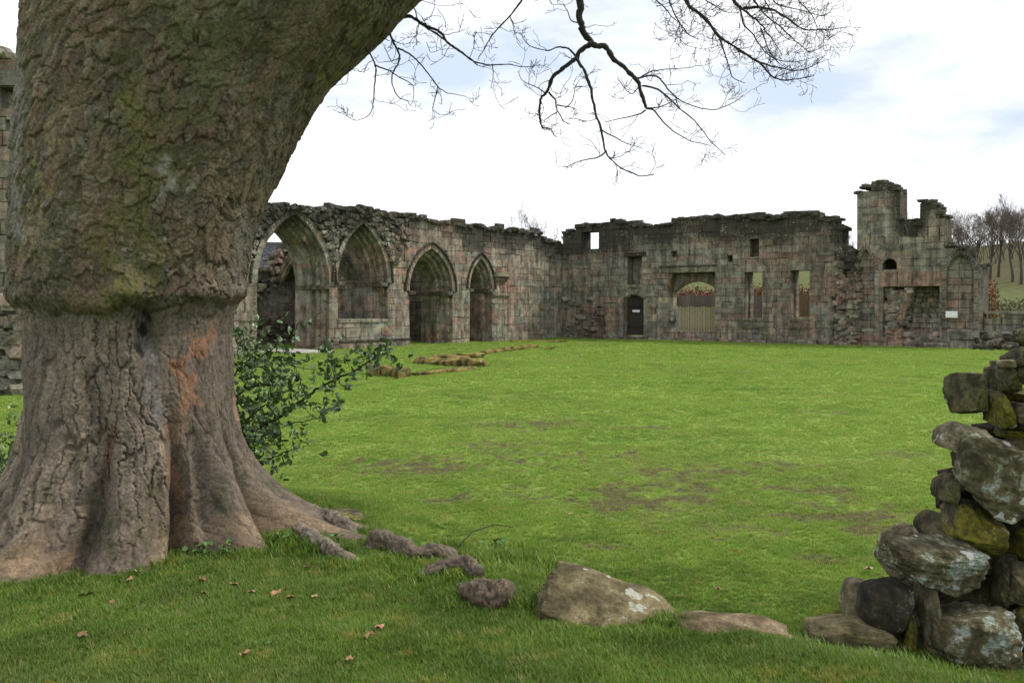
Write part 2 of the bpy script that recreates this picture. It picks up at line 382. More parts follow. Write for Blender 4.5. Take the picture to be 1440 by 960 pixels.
# ------------------------------------------------------------------ ground sheet
def build_ground():
    n = 400
    u = np.linspace(-6.9, 6.9, n); xs = .9 * np.sinh(u); ys = 5 + .9 * np.sinh(u)
    X, Y = np.meshgrid(xs, ys); Z = H(X, Y)
    D = dirt(X, Y)
    dist = (X - 2.49) * .6 + (Y - 45) * .8
    # earth at the foot of the trunk, and the wood floor high on the slope
    foot = sstep(1.55, 1.0, np.hypot(X + 2.42, Y - 5.75) + .25 * fbm(X * 3, Y * 3, 0, 8, 3))
    D = np.maximum(D, foot * .8)
    wood = .65 * sstep(38, 52, dist + 10 * fbm(X * .05, Y * .05, 0, 4, 3)) * sstep(34, 46, X)
    C = np.stack([D, wood, sstep(3, 9, dist) * .8, D * 0 + 1], -1).reshape(-1, 4)
    V = np.stack([X, Y, Z], -1).reshape(-1, 3)
    i = np.arange(n * n).reshape(n, n)
    Fc = np.stack([i[:-1, :-1], i[:-1, 1:], i[1:, 1:], i[1:, :-1]], -1).reshape(-1, 4)
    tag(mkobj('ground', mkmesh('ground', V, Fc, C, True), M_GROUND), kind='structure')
build_ground()

# ------------------------------------------------------------------ masonry
PAL = [((.26, .24, .195), 4), ((.215, .21, .17), 4), ((.28, .19, .155), 3), ((.25, .15, .115), 2), ((.31, .265, .195), 2), ((.19, .165, .13), 3), ((.22, .215, .185), 2)]
class Wall:
    def __init__(s, name, origin, ang, label, cat, T, seed, reds=1.):
        s.root = empty(name, (origin[0], origin[1], 0), ang, label, cat)
        s.o = origin; s.ux = (math.cos(ang), math.sin(ang)); s.uy = (-math.sin(ang), math.cos(ang))
        s.T = T; s.rng = random.Random(seed); s.stones = []; s.core = Buf(); s.rub = []; s.openings = []; s.reds = reds
        s.wx = lambda a, z: 0.; s.pal = None; s.bright = 1.
    def S(s, px, dy=0.):
        k = (px - 720) / F; ox = s.o[0] + dy * s.uy[0]; oy = s.o[1] + dy * s.uy[1]
        return (k * oy - ox) / (s.ux[0] - k * s.ux[1])
    def Yat(s, a): return s.o[1] + a * s.ux[1]
    def Z(s, px, py): return CZ - (py - HOR) / F * s.Yat(s.S(px))
    def prof(s, pts):
        q = [(s.S(a), s.Z(a, b)) for a, b in pts]
        xs = [a for a, b in q]; zs = [b for a, b in q]
        return lambda a: float(np.interp(a, xs, zs))
    def colour(s, a, z, extra=0.):
        r = s.rng; p = s.pal or PAL
        tot = []
        for c, w in p:
            red = c[0] > c[1] * 1.3
            tot.append(w * ((1.5 - z / 5.) * s.reds * (.35 + 1.3 * float(sstep(-.3, .45, vnoise(a * .4, z * .7, 0, 93)))) if red else 1))
        c = np.array(r.choices([c for c, _ in p], tot)[0]) * r.uniform(.72, 1.2)
        n = float(fbm(a * .35, z * .35, 0, 91, 2)); c = c * (1 + .3 * n) * np.array((1.13, 1.17, 1.28)) * s.bright; g_ = float(vnoise(a * .45 + 3, z * .9, 0, 92)); gm = float(sstep(-.15, .4, g_)); c = c * .52 + .48 * (np.array((.265, .20, .165)) * gm + np.array((.225, .215, .18)) * (1 - gm))
        return (c[0], c[1], c[2], r.uniform(-.04, .05) + extra)
    def block(s, poly, y0, depth, col, bev=.012, jit=.010, gap=.009, rub=False):
        """a dressed stone: polygon in the wall face, extruded into the wall, with worn arrises"""
        r = s.rng; p = np.array(poly, float); n = len(p)
        c = p.mean(0)
        e = p - c; L = np.linalg.norm(e, axis=1, keepdims=True) + 1e-6
        p1 = p - e / L * gap; p2 = p - e / L * (gap + bev * 1.3)
        if abs(np.ptp(p[:, 0])) < .05 or abs(np.ptp(p[:, 1])) < .03: return
        dy = r.uniform(-jit, jit)
        V = [(a, y0 + dy + r.uniform(-jit, jit) * .6, z) for a, z in p2] + [(a, y0 + dy + bev, z) for a, z in p1] + [(a, y0 + depth, z) for a, z in p1]
        Fc = [tuple(range(n))]
        for i in range(n):
            j = (i + 1) % n
            Fc.append((i, n + i, n + j, j)); Fc.append((n + i, 2 * n + i, 2 * n + j, n + j))
        area = np.ptp(p[:, 0]) * np.ptp(p[:, 1]) / s.Yat(c[0]) ** 2
        base = col[3] if len(col) > 3 else 0.
        al = [min(1., max(0., s.wx(a_, z_) + base)) for a_, z_ in p]
        ctr = min(1., max(0., s.wx(c[0], c[1]) + base)); al = [.6 * q_ + .4 * ctr for q_ in al]
        col = [tuple(col[:3]) + (q_,) for q_ in al * 3]
        s.stones.append((area, V, Fc, col))
    def lump(s, c, size, col, pw=.55):
        s.rub.append((c, size, tuple(col[:3]) + (min(1., max(0, s.wx(c[0], c[2]) + (col[3] if len(col) > 3 else 0))),), pw))
    def spans(s, za, zb, s0, s1):
        """solid spans of a course between openings; edges may lean"""
        cuts = []
        for o in s.openings:
            if o['top_out'] <= za + .015 or o['z0'] >= zb - .015: continue
            h0, h1 = o['hw'](max(za, o['z0'])), o['hw'](zb)
            cuts.append((o['s'] - h0, o['s'] - h1, o['s'] + h0, o['s'] + h1, o))
        cuts.sort(key=lambda c: c[0]); out = []; La = Lb = s0
        for c in cuts:
            if c[0] > La: out.append((La, Lb, c[0], c[1], La != s0, True))
            La, Lb = c[2], c[3]
        if s1 > La: out.append((La, Lb, s1, s1, La != s0, False))
        return out, cuts
    def opening(s, sa, sb, z0, z1, kind='rect', spring=None, ring=.24):
        sc = (sa + sb) / 2; w = (sb - sa) / 2
        o = dict(s=sc, w=w, z0=z0, z1=z1, spring=spring, kind=kind, ring=ring)
        if kind == 'rect':
            o['hw'] = lambda z: w; o['top_out'] = z1
        else:
            h = z1 - spring
            if h >= w:
                Rr = (w * w + h * h) / (2 * w)
                def hw(z):
                    if z <= spring: return w
                    q = (Rr + ring * .8) ** 2 - (z - spring) ** 2
                    return max(0., math.sqrt(max(q, 0)) - (Rr - w)) if q > 0 else 0.
                def pt(side, f, off):
                    Ro = Rr + off; phi = math.acos(min(1, (Rr - w) / Ro)) * f
                    return (sc + side * (-(Rr - w) + Ro * math.cos(phi)), spring + Ro * math.sin(phi))
            else:
                Rr = (w * w + h * h) / (2 * h); zc = z1 - Rr
                def hw(z):
                    if z <= spring: return w
                    q = (Rr + ring * .8) ** 2 - (z - zc) ** 2
                    return math.sqrt(q) if q > 0 else 0.
                a0 = math.asin((spring - zc) / Rr)
                def pt(side, f, off):
                    phi = a0 + (math.pi / 2 - a0) * f
                    return (sc + side * (Rr + off) * math.cos(phi), zc + (Rr + off) * math.sin(phi))
            o['hw'] = hw; o['pt'] = pt; o['top_out'] = z1 + ring * .8
        s.openings.append(o); return o
    def ring(s, o, off0, off1, y0, depth, n, col=None, jamb=True, bev=.012, zbot=None, extra=0.):
        for side in (-1, 1):
            for i in range(n):
                f0, f1 = i / n, (i + 1) / n; fm = (f0 + f1) / 2
                poly = [o['pt'](side, f0, off0), o['pt'](side, f0, off1), o['pt'](side, fm, off1), o['pt'](side, f1, off1), o['pt'](side, f1, off0), o['pt'](side, fm, off0)]
                if side < 0: poly = poly[::-1]
                s.block(poly, y0, depth, col or s.colour(*poly[0], extra), bev, .004, .004)
            if jamb:
                z = o['z0'] if zbot is None else zbot
                while z < o['spring'] - .03:
                    h = min(s.rng.uniform(.24, .38), o['spring'] - z)
                    if o['spring'] - z - h < .1: h = o['spring'] - z
                    a, b = sorted((o['s'] + side * (o['w'] + off0), o['s'] + side * (o['w'] + off1)))
                    s.block([(a, z), (b, z), (b, z + h), (a, z + h)], y0, depth, s.colour(a, z, extra), bev, .004, .004)
                    z += h
    breaks = ()
    def lay(s, s0, s1, top, ch=(.21, .35), bl=(.3, .85), y0=0., rubble=None, zb0=-.1, ragged=.12, ztop=8., core_back=None, skip=None, end_deep=True):
        r = s.rng; z = zb0; T = s.T
        while z < ztop:
            h = r.uniform(*ch); za, zb = z, z + h; z = zb
            sp, cuts = s.spans(za, zb, s0, s1)
            for (La, Lb, Ra, Rb, lo, ro) in sp:
                lo_s, hi_s = max(La, Lb), min(Ra, Rb)
                if hi_s < lo_s:
                    m = (lo_s + hi_s) / 2; lo_s = hi_s = m
                js = []; a = lo_s + r.uniform(*bl) * r.uniform(.5, 1)
                while a < hi_s - .2:
                    js.append(a); a += r.uniform(*bl)
                bk = [q for q in s.breaks if lo_s + .08 < q < hi_s - .08 and abs(top(q - .12) - top(q + .12)) > .12 and za > min(top(q - .12), top(q + .12)) - .35]; js = sorted([q for q in js if all(abs(q - k) > .16 for k in bk)] + bk)
                ed = [(La, Lb)] + [(j, j) for j in js] + [(Ra, Rb)]
                for i in range(len(ed) - 1):
                    (a0, a1), (b0, b1) = ed[i], ed[i + 1]
                    if b0 - a0 < .03 and b1 - a1 < .03: continue
                    if b1 < a1: a1 = b1 = (a1 + b1) / 2
                    mid = (a0 + a1 + b0 + b1) / 4; zm = (za + zb) / 2
                    t = top(mid) + r.uniform(-ragged, ragged) * .5
                    if zm > t: continue
                    ctop = min(zb, top(mid) + .05)
                    # core
                    q = [(a0 - .001 + (.012 if (i == 0 and lo) else 0), za), (b0 - (.012 if (i == len(ed) - 2 and ro) else 0), za), (b1 - (.012 if (i == len(ed) - 2 and ro) else 0), ctop), (a1 + (.012 if (i == 0 and lo) else 0), ctop)]
                    yb = y0 + T
                    Vc = [(x, y0 + .035, zz) for x, zz in q] + [(x, yb, zz) for x, zz in q]
                    s.core.add(Vc, [(0, 1, 2, 3), (7, 6, 5, 4), (0, 4, 5, 1), (1, 5, 6, 2), (2, 6, 7, 3), (3, 7, 4, 0)], (.11, .095, .07, .2 + .5 * s.wx(mid, zm)))
                    if skip and skip(mid, zm): continue
                    if rubble and rubble(mid, zm):
                        nn = max(1, int((max(b0, b1) - min(a0, a1)) * h / .035))
                        for _ in range(nn):
                            f = r.random(); zz = r.uniform(za, min(zb, ctop + .05)); x = a0 + (b0 - a0) * f
                            sz = r.uniform(.09, .2)
                            s.lump((x, y0 + .03 + r.uniform(-.02, .04), zz), (sz * r.uniform(.8, 1.4), sz * r.uniform(.6, 1), sz * r.uniform(.45, .8)), s.colour(x, zz))
                        continue
                    deep = (i == 0 and lo) or (i == len(ed) - 2 and ro) or (end_deep and (i == 0 or i == len(ed) - 2))
                    poly = [(a0, za), (b0, za), (b1, zb), (a1, zb)]
                    if b1 - a1 < .04: poly = [(a0, za), (b0, za), ((a1 + b1) / 2, zb)]
                    elif b0 - a0 < .04: poly = [((a0 + b0) / 2, za), (b1, zb), (a1, zb)]
                    if not deep and len(poly) == 4 and h > .24 and r.random() < .1:      # two thin stones made up to the course
                        k_ = r.uniform(.35, .65); zc_ = za + h * k_; xc0 = a0 + (a1 - a0) * k_; xc1 = b0 + (b1 - b0) * k_
                        s.block([(a0, za), (b0, za), (xc1, zc_), (xc0, zc_)], y0, .16, s.colour(mid, zm)); s.block([(xc0, zc_), (xc1, zc_), (b1, zb), (a1, zb)], y0, .16, s.colour(mid, zm)); continue
                    s.block([(x_ + r.uniform(-.022, .022) * (not deep), z_ + r.uniform(-.012, .012) + .05 * float(vnoise(x_ * .7, z_ * 2.3, 0, 501))) for x_, z_ in poly], y0, T + .01 if deep else .16, s.colour(mid, zm), gap=r.uniform(.003, .011), jit=.016)
            for c in cuts:                                       # part-height fillers over and under openings
                o = c[4]
                if o['z0'] - za > .03:
                    m = min(o['z0'], zb)
                    if top(o['s']) > m - .05: s.filler(o['s'] - o['w'] , o['s'] + o['w'], za, m, y0)
                if o['kind'] == 'rect' and zb - o['z1'] > .03 and top(o['s']) > (o['z1'] + zb) / 2:
                    s.filler(o['s'] - o['w'], o['s'] + o['w'], o['z1'], zb, y0)
    def filler(s, a, b, z0, z1, y0):
        s.core.box((a - .01, y0 + .035, z0 + .002), (b + .01, y0 + s.T, z1 - .002), (.1, .09, .07, .3))
        n = max(1, round((b - a) / .9)); w = (b - a) / n
        for i in range(n): s.block([(a + i * w, z0), (a + i * w + w, z0), (a + i * w + w, z1), (a + i * w, z1)], y0, s.T + .01, s.colour(a + i * w, z0))
    def niche_back(s, o, depth, rub=False, y0=0., cols=None):
        """the rear of a blind recess"""
        a, b = o['s'] - o['w'] - .05, o['s'] + o['w'] + .05
        s.core.box((a, y0 + depth + .03, o['z0'] - .02), (b, y0 + depth + .25, o['z1'] + .1), (.09, .075, .055, .3))
        r = s.rng; z = o['z0']
        while z < o['z1']:
            h = r.uniform(.14, .24) if rub else r.uniform(.22, .34)
            x = a
            while x < b:
                w = r.uniform(.15, .32) if rub else r.uniform(.3, .6)
                s.block([(x, z), (min(x + w, b), z), (min(x + w, b), z + h), (x, z + h)], y0 + depth, .06, cols or s.colour(x, z), .02, .03 if rub else .01)
                x += w
            z += h
    def caps(s, s0, s1, top, dens=7., y0=0., size=(.10, .22)):
        r = s.rng; T = s.T; n = int((s1 - s0) * dens)
        for i in range(n):
            a = s0 + (s1 - s0) * (i + r.random()) / n
            for yy in (r.uniform(.0, .15), r.uniform(.2, T * .6), r.uniform(T * .55, T)):
                sz = r.uniform(*size)
                if any(abs(a - o['s']) < o['w'] + .1 and o['z1'] > top(a) - .15 for o in s.openings): continue
                s.lump((a, y0 + yy, top(a) + r.uniform(-.12, .03)), (sz * r.uniform(.9, 1.6), sz * r.uniform(.8, 1.3), sz * r.uniform(.4, .75)), s.colour(a, top(a)), .5)
    def finish(s, limit=300, rubname='rubble'):
        s.core.build('wall_core', M_STONE, s.root)
        st = sorted(s.stones, key=lambda t: -t[0])
        for area, V, Fc, col in st[:limit]:
            V = np.array(V); o = mkobj('stone', mkmesh('stone', V, Fc, np.array(col)), M_STONE, s.root)
        if st[limit:]:
            b = Buf()
            for area, V, Fc, col in st[limit:]: b.add(V, Fc, col)
            b.build('stonework', M_STONE, s.root, kind='stuff')
        if s.rub:
            b = Buf(); r = s.rng
            for c, size, col, pw in s.rub:
                v, f = lump_geo(r.randrange(40)); v = v * np.array(size)
                an = r.uniform(-.5, .5); ca, sa = math.cos(an), math.sin(an)
                v = np.stack([v[:, 0] * ca - v[:, 1] * sa, v[:, 0] * sa + v[:, 1] * ca, v[:, 2]], 1) + np.array(c)
                b.add(v, f, col)
            b.build(rubname, M_STONE, s.root, kind='stuff')
_ICO = None
_LC = {}
def ico():
    global _ICO
    if _ICO is None:
        import bmesh
        bm = bmesh.new(); bmesh.ops.create_icosphere(bm, subdivisions=2, radius=1)
        _ICO = (np.array([v.co[:] for v in bm.verts]), [tuple(v.index for v in f.verts) for f in bm.faces]); bm.free()
    return _ICO
def lump_geo(k):
    if k not in _LC:
        import bmesh
        bm = bmesh.new(); bmesh.ops.create_icosphere(bm, subdivisions=1 if k >= 0 else 2, radius=1)
        v = np.array([x.co[:] for x in bm.verts]); f = [tuple(x.index for x in q.verts) for q in bm.faces]; bm.free()
        r = np.random.RandomState(k + 100)
        v = np.sign(v) * np.abs(v) ** .55
        v = v * (1 + r.uniform(-.18, .14, (len(v), 1))) + r.uniform(-.08, .08, v.shape)
        _LC[k] = (v, f)
    return _LC[k]

# ================================================================== THE ARCHED WALL (left range)
CORNER = (2.49, 45.0)
A1 = math.atan2(.8, .6)
w = Wall('arched_wall', CORNER, A1, 'long roofless sandstone wall with four pointed arches left of the lawn', 'wall', 1.5, 5)
w.bright = 1.22; S, Z = w.S, w.Z
topA = w.prof([(120, 262), (250, 278), (340, 285), (365, 289), (390, 287), (412, 289), (450, 295), (470, 292), (497, 294), (505, 291), (530, 298), (560, 303), (575, 301), (600, 309), (640, 314), (690, 320), (760, 327), (768, 337), (775, 339), (795, 341)])
def wxA(a, z):
    t = topA(a) - z
    v = .62 * float(sstep(1.6, .15, t)) + .16 * float(sstep(2.2, 1.2, t))
    v += .25 * float(vnoise(a * 1.1, z * .25, 0, 77)) * float(sstep(3.6, .8, t))
    if z < .35: v += .12
    return v * .8 + .06
w.wx = wxA
def rubA(a, z):
    lim = float(np.interp(a, [S(365), S(470), S(556), S(575)], [2.9, 2.7, 3.3, 4.6]))
    return z > lim + .3 * float(vnoise(a * 1.3, 3, 0, 8)) and a < S(572)
aA = w.opening(S(362), S(463), -.2, Z(413, 301), 'arch', 2.35, .26)
aB = w.opening(S(475), S(545), 1.02, Z(506, 314), 'arch', 2.5, .22)
aC = w.opening(S(576), S(636), -.2, Z(606, 350), 'arch', 2.2, .2)
aD = w.opening(S(661), S(692), -.2, Z(676, 364), 'arch', 2.35, .18)
aE = w.opening(S(180), S(300), -.2, 4.7, 'arch', 2.3, .26)
w.lay(S(120), .45, topA, rubble=rubA)
for o, n, k in ((aA, 13, 3), (aB, 11, 3), (aC, 10, 3), (aD, 8, 2), (aE, 12, 2)):
    w.ring(o, 0, o['ring'], -.012, .22, n, jamb=False)
    w.ring(o, o['ring'], o['ring'] + .09, -.085, .14, n, jamb=False, col=(.10, .09, .07, .35), bev=.03)      # hood mould
    dpt = 0.
    for q in range(k):
        w.ring(o, -.11 * (q + 1), -.11 * q + .02, .16 + .2 * q, (w.T - .16 - .2 * q) if q == k - 1 else .25, n, bev=.035, extra=.02)
    for side in (-1, 1):                                   # impost
        a = o['s'] + side * (o['w'] + .04); b = o['s'] + side * (o['w'] - .11 * k - .05); a, b = sorted((a, b))
        w.block([(a, o['spring'] - .16), (b, o['spring'] - .16), (b, o['spring']), (a, o['spring'])], -.05, w.T, (.16, .145, .11, .3), .05)
# moulded plinth along the pier and dado
x = S(470) + .0
for a, b in ((S(463), S(475)),):
    w.block([(a - .12, -.1), (b + .1, -.1), (b + .1, .16), (a - .12, .16)], -.2, 1.8, (.17, .155, .12, .3), .03)
x = S(475)
while x < S(575) - .2:
    x1 = min(x + .8, S(575)); w.block([(x, -.1), (x1, -.1), (x1, .24), (x, .24)], -.14, .3, w.colour(x, .1), .05); w.block([(x, .24), (x1, .24), (x1, .32), (x, .32)], -.17, .3, (.14, .13, .1, .35), .04); x = x1
w.block([(aA['s'] + aA['w'] - .12, .16), (S(475), .16), (S(475), .34), (aA['s'] + aA['w'] - .12, .34)], -.12, 1.65, (.2, .185, .15, .2), .05)
x = S(475)                                                  # sill of the dado
while x < S(545) - .1:
    x1 = min(x + .55, S(545)); w.block([(x, .97), (x1, .97), (x1, 1.1), (x, 1.1)], -.05, 1.6, (.27, .26, .22, .1), .03); x = x1
# corbel and string right of the narrow arch
w.block([(S(693), Z(700, 389)), (S(715), Z(700, 389)), (S(715), Z(700, 383)), (S(693), Z(700, 383))], -.22, .3, (.30, .28, .22, .1), .05)
w.block([(S(695), Z(700, 395)), (S(712), Z(700, 395)), (S(712), Z(700, 389)), (S(695), Z(700, 389))], -.12, .2, (.2, .18, .14, .2), .05)
w.block([(S(692), Z(700, 416)), (S(716), Z(700, 416)), (S(716), Z(700, 413)), (S(692), Z(700, 413))], -.08, .2, (.26, .2, .17, .1), .02)
w.caps(S(120), 0, topA, 7.5)
r = w.rng                                                   # corework standing proud of the broken face
for _ in range(900):
    a = r.uniform(S(330), S(572)); z = r.uniform(2.7, topA(a))
    if not rubA(a, z): continue
    if any(abs(a - o['s']) < o['hw'](z) + .12 and z < o['top_out'] + .15 for o in w.openings): continue
    sz = r.uniform(.08, .17); w.lump((a, r.uniform(-.03, .03), z), (sz * r.uniform(.8, 1.5), sz, sz * r.uniform(.5, .8)), w.colour(a, z))
w.finish()

# inner walls of the roofless range behind the arches
wi = Wall('inner_range_wall', (CORNER[0] - .8 * 5.2, CORNER[1] + .6 * 5.2), A1, 'ruined inner wall seen through the open arches, behind the arched wall', 'wall', .7, 9)
topI = lambda a: float(np.interp(a, [-24, -14.2, -13.9, -13.4, -12.5, -9, -5, 3], [2.0, 2.35, 3.0, 3.7, 4.3, 4.4, 4.2, 4.0]))
wi.wx = lambda a, z: .25 + .3 * float(vnoise(a * .8, z * .8, 0, 3)) + .3 * float(sstep(1, .1, topI(a) - z))
wi.lay(-24, 3, topI, rubble=lambda a, z: z > topI(a) - .8 or vnoise(a * .5, z * .5, 0, 12) > .35, bl=(.35, .8), end_deep=False)
wi.caps(-24, 3, topI, 4)
def cross(wall, s, y0, y1, z1, th=.7, arch=True):
    """cross wall between the two ranges, built in courses, in the inner wall frame"""
    r = wall.rng; z = -.1
    while z < z1(0):
        h = r.uniform(.24, .36); y = y0
        while y < y1:
            l = r.uniform(.4, .8); ye = min(y + l, y1); m = (y + ye) / 2
            if z + h / 2 < z1((m - y0) / (y1 - y0)):
                if not (arch and abs(m - (y0 + y1) / 2) < (.9 if z < 1.9 else max(0, .9 - (z - 1.9) * .8))):
                    c = wall.colour(s, z)
                    wall.core.box((s + .02, y + .012, z + .012), (s + th - .02, ye - .012, z + h - .012), c)
            y = ye
        z += h
cross(wi, -12.6, -3.7, 0, lambda f: 3.9 - .3 * math.sin(f * 9), arch=False)
cross(wi, -7.4, -3.7, 0, lambda f: 4.2, arch=False)
cross(wi, .3, -3.7, 0, lambda f: 4.2, arch=False)
wi.finish(200)
# surviving vault webs
def vault(x0, x1, zs, zc, nm, label):
    rt = empty(nm, (CORNER[0] - .8 * 5.2, CORNER[1] + .6 * 5.2, 0), A1, label, 'vault')
    b = Buf(); n = 14; ys = np.linspace(-3.72, .02, n)
    f = np.abs(np.linspace(-1, 1, n)); zz = zc - (zc - zs) * f ** 2.2
    r = random.Random(3)
    for i in range(n - 1):
        x = x0
        while x < x1:
            xe = min(x + r.uniform(.4, .7), x1); d = r.uniform(0, .02)
            V = [(x + .01, ys[i], zz[i] + d), (xe - .01, ys[i], zz[i] + d), (xe - .01, ys[i + 1], zz[i + 1] + d), (x + .01, ys[i + 1], zz[i + 1] + d)]
            V += [(a, bb, c + .3) for a, bb, c in V]
            b.add(V, [(3, 2, 1, 0), (4, 5, 6, 7), (0, 1, 5, 4), (1, 2, 6, 5), (2, 3, 7, 6), (3, 0, 4, 7)], (.16 * r.uniform(.7, 1.2), .14, .10, .4))
            x = xe
    b.build('vault_web', M_STONE, rt)
    for xr in (x0 + .15, x1 - .15):
        b = Buf(); V, Fc = tube([(xr, ys[i], zz[i] - .03) for i in range(n)], [.12] * n, 8); b.add(V, Fc, (.3, .26, .19, .05)); b.build('rib', M_STONE, rt)
vault(-13.4, -9.6, 2.6, 3.95, 'vault', 'surviving stone vault behind the second arch from the tree')
vault(-7.2, .2, 2.7, 3.9, 'vault', 'dark stone vault behind the narrow arch nearest the corner')

# ================================================================== BACK WALL
A2 = -math.atan2(.6, .8)
w = Wall('ruined_wall', CORNER, A2, 'long ruined sandstone wall with doorway and windows across the far side of the lawn', 'wall', .85, 21, 1.1)
S, Z = w.S, w.Z
topB = w.prof([(780, 342), (789, 341), (791, 330), (796, 324), (808, 325), (810, 316), (845, 315), (858, 311), (862, 309), (876, 313), (902, 316), (951, 314), (953, 307), (1000, 305), (1083, 303), (1088, 307), (1100, 301), (1150, 299), (1153, 306), (1174, 307), (1177, 314), (1185, 324), (1186, 348), (1200, 352), (1207, 352)])
def wxB(a, z):
    t = topB(a) - z; px = 720 + F * (w.o[0] + a * w.ux[0]) / w.Yat(a)
    v = .48 * float(sstep(1.9, .1, t)) + .14 * float(vnoise(a * .9, z * 1.6, 0, 178)) * float(sstep(3, 1, t)) + .15 * float(sstep(2.4, 1.2, t))
    v += .42 * max(0, float(vnoise(a * 1.6, z * .18, 0, 177))) * float(sstep(4., .8, t))
    if px < 852: v += (.22 + .2 * float(vnoise(a * 1.2, z * 1.2, 0, 179))) * float(sstep(2.8, 2.1, z)) + .14
    if z < .3: v += .15
    return v * .82 + .05
w.wx = wxB
rubB = lambda a, z: (a > S(1181) and a < S(1206) and z < 4.2 and vnoise(a * 2, z * 2, 0, 4) > -.4)
w.opening(S(818), S(841.5), Z(830, 350), Z(830, 326))
slot = w.opening(S(882), S(902), Z(890, 400), Z(890, 361))
door_o = w.opening(S(877), S(905), -.2, Z(891, 414), 'arch', Z(891, 421), .2)
gate_o = w.opening(S(940), S(1005), Z(970, 466), Z(970, 383))
win1 = w.opening(S(1047), S(1071.5), Z(1060, 447), Z(1060, 382))
win2 = w.opening(S(1112), S(1138), Z(1125, 446), Z(1125, 380))
n1 = w.opening(S(1054), S(1067), Z(1060, 361), Z(1060, 336))
n2 = w.opening(S(1023), S(1030), Z(1026, 368), Z(1026, 359))
n3 = w.opening(S(944), S(952), Z(948, 361), Z(948, 353))
w.breaks = [S(q) for q in (791, 809.5, 845.5, 876, 952, 1151, 1175, 1185)]
w.lay(-.45, S(1206), topB, rubble=rubB, bl=(.34, .95), ch=(.22, .38))
w.ring(door_o, 0, .2, -.02, .5, 7); w.ring(door_o, -.05, .01, .1, .5, 7)
w.niche_back(n1, .5); w.niche_back(n2, .4, cols=(.2, .08, .05, 0)); w.niche_back(n3, .3)
# rear slit of the high slot, window jambs and sills
w.block([(slot['s'] - slot['w'], slot['z0']), (slot['s'] + .02, slot['z0']), (slot['s'] + .02, slot['z1']), (slot['s'] - slot['w'], slot['z1'])], .55, .3, w.colour(5, 2.5))
for o in (win1, win2):
    a, b = o['s'] - o['w'], o['s'] + o['w']; z = o['z0']
    while z < o['z1'] - .1:                                # rebated frame stones at the back of the opening
        h = min(w.rng.uniform(.25, .4), o['z1'] - z)
        w.block([(b - .09, z), (b, z), (b, z + h), (b - .09, z + h)], .5, .34, w.colour(b, z)); w.block([(a, z), (a + .07, z), (a + .07, z + h), (a, z + h)], .5, .34, w.colour(a, z)); z += h
    w.block([(a - .1, o['z0'] - .12), (b + .1, o['z0'] - .12), (b + .1, o['z0']), (a - .1, o['z0'])], -.05, .9, (.24, .22, .16, .1), .03)
    w.block([(a - .12, .62), (b + .12, .62), (b + .12, .72), (a - .12, .72)], -.06, .2, (.16, .15, .09, .3), .03)
    w.block([(a - .14, o['z1']), (b + .14, o['z1']), (b + .14, o['z1'] + .3), (a - .14, o['z1'] + .3)], -.012, .8, (.27, .25, .22, .1), .02)
# the long lintel and label above the gate opening, with corbels at its shoulders
a, b = gate_o['s'] - gate_o['w'], gate_o['s'] + gate_o['w']; zt = gate_o['z1']
w.block([(a - .35, zt), ((a + b) / 2 + .35, zt), ((a + b) / 2 + .35, zt + .24), (a - .35, zt + .24)], -.05, .8, (.22, .2, .15, .2), .02)
w.block([((a + b) / 2 + .36, zt), (b + .1, zt), (b + .1, zt + .25), ((a + b) / 2 + .36, zt + .25)], -.04, .8, (.25, .23, .19, .15), .02)
w.block([(a - .45, zt + .25), (b + .1, zt + .25), (b + .1, zt + .33), (a - .45, zt + .33)], -.07, .2, (.17, .15, .11, .3), .03)
za_, ze_ = Z(970, 396), Z(970, 411)                         # low rear arch behind the lintel
for k in range(8):
    x0_, x1_ = a + (b - a) * k / 8, a + (b - a) * (k + 1) / 8; q0, q1 = [za_ - (za_ - ze_) * abs((x_ - (a + b) / 2) / (b - a) * 2) ** 2.2 for x_ in (x0_, x1_)]
    w.block([(x0_, q0), (x1_, q1), (x1_, zt), (x0_, zt)], .5, .35, w.colour(x0_, 3), .02)
w.block([(a, zt - .9), (a + .18, zt), (a, zt)], .02, .8, (.2, .12, .08, .2), .02)
for k in range(4): w.block([(a, .9 + k * .24), (a + .17 - .04 * k, .9 + k * .24), (a + .15 - .04 * k, 1.13 + k * .24), (a, 1.13 + k * .24)], -.01, .8, w.colour(a, 1))
w.block([(slot['s'] - slot['w'] - .15, slot['z1']), (slot['s'] + slot['w'] + .25, slot['z1']), (slot['s'] + slot['w'] + .25, slot['z1'] + .22), (slot['s'] - slot['w'] - .15, slot['z1'] + .22)], -.05, .8, (.15, .13, .08, .5), .03)
w.block([(slot['s'] - slot['w'], slot['z0'] - .16), (slot['s'] + slot['w'] + .1, slot['z0'] - .16), (slot['s'] + slot['w'] + .1, slot['z0']), (slot['s'] - slot['w'], slot['z0'])], -.06, .8, (.26, .24, .19, .1), .03)
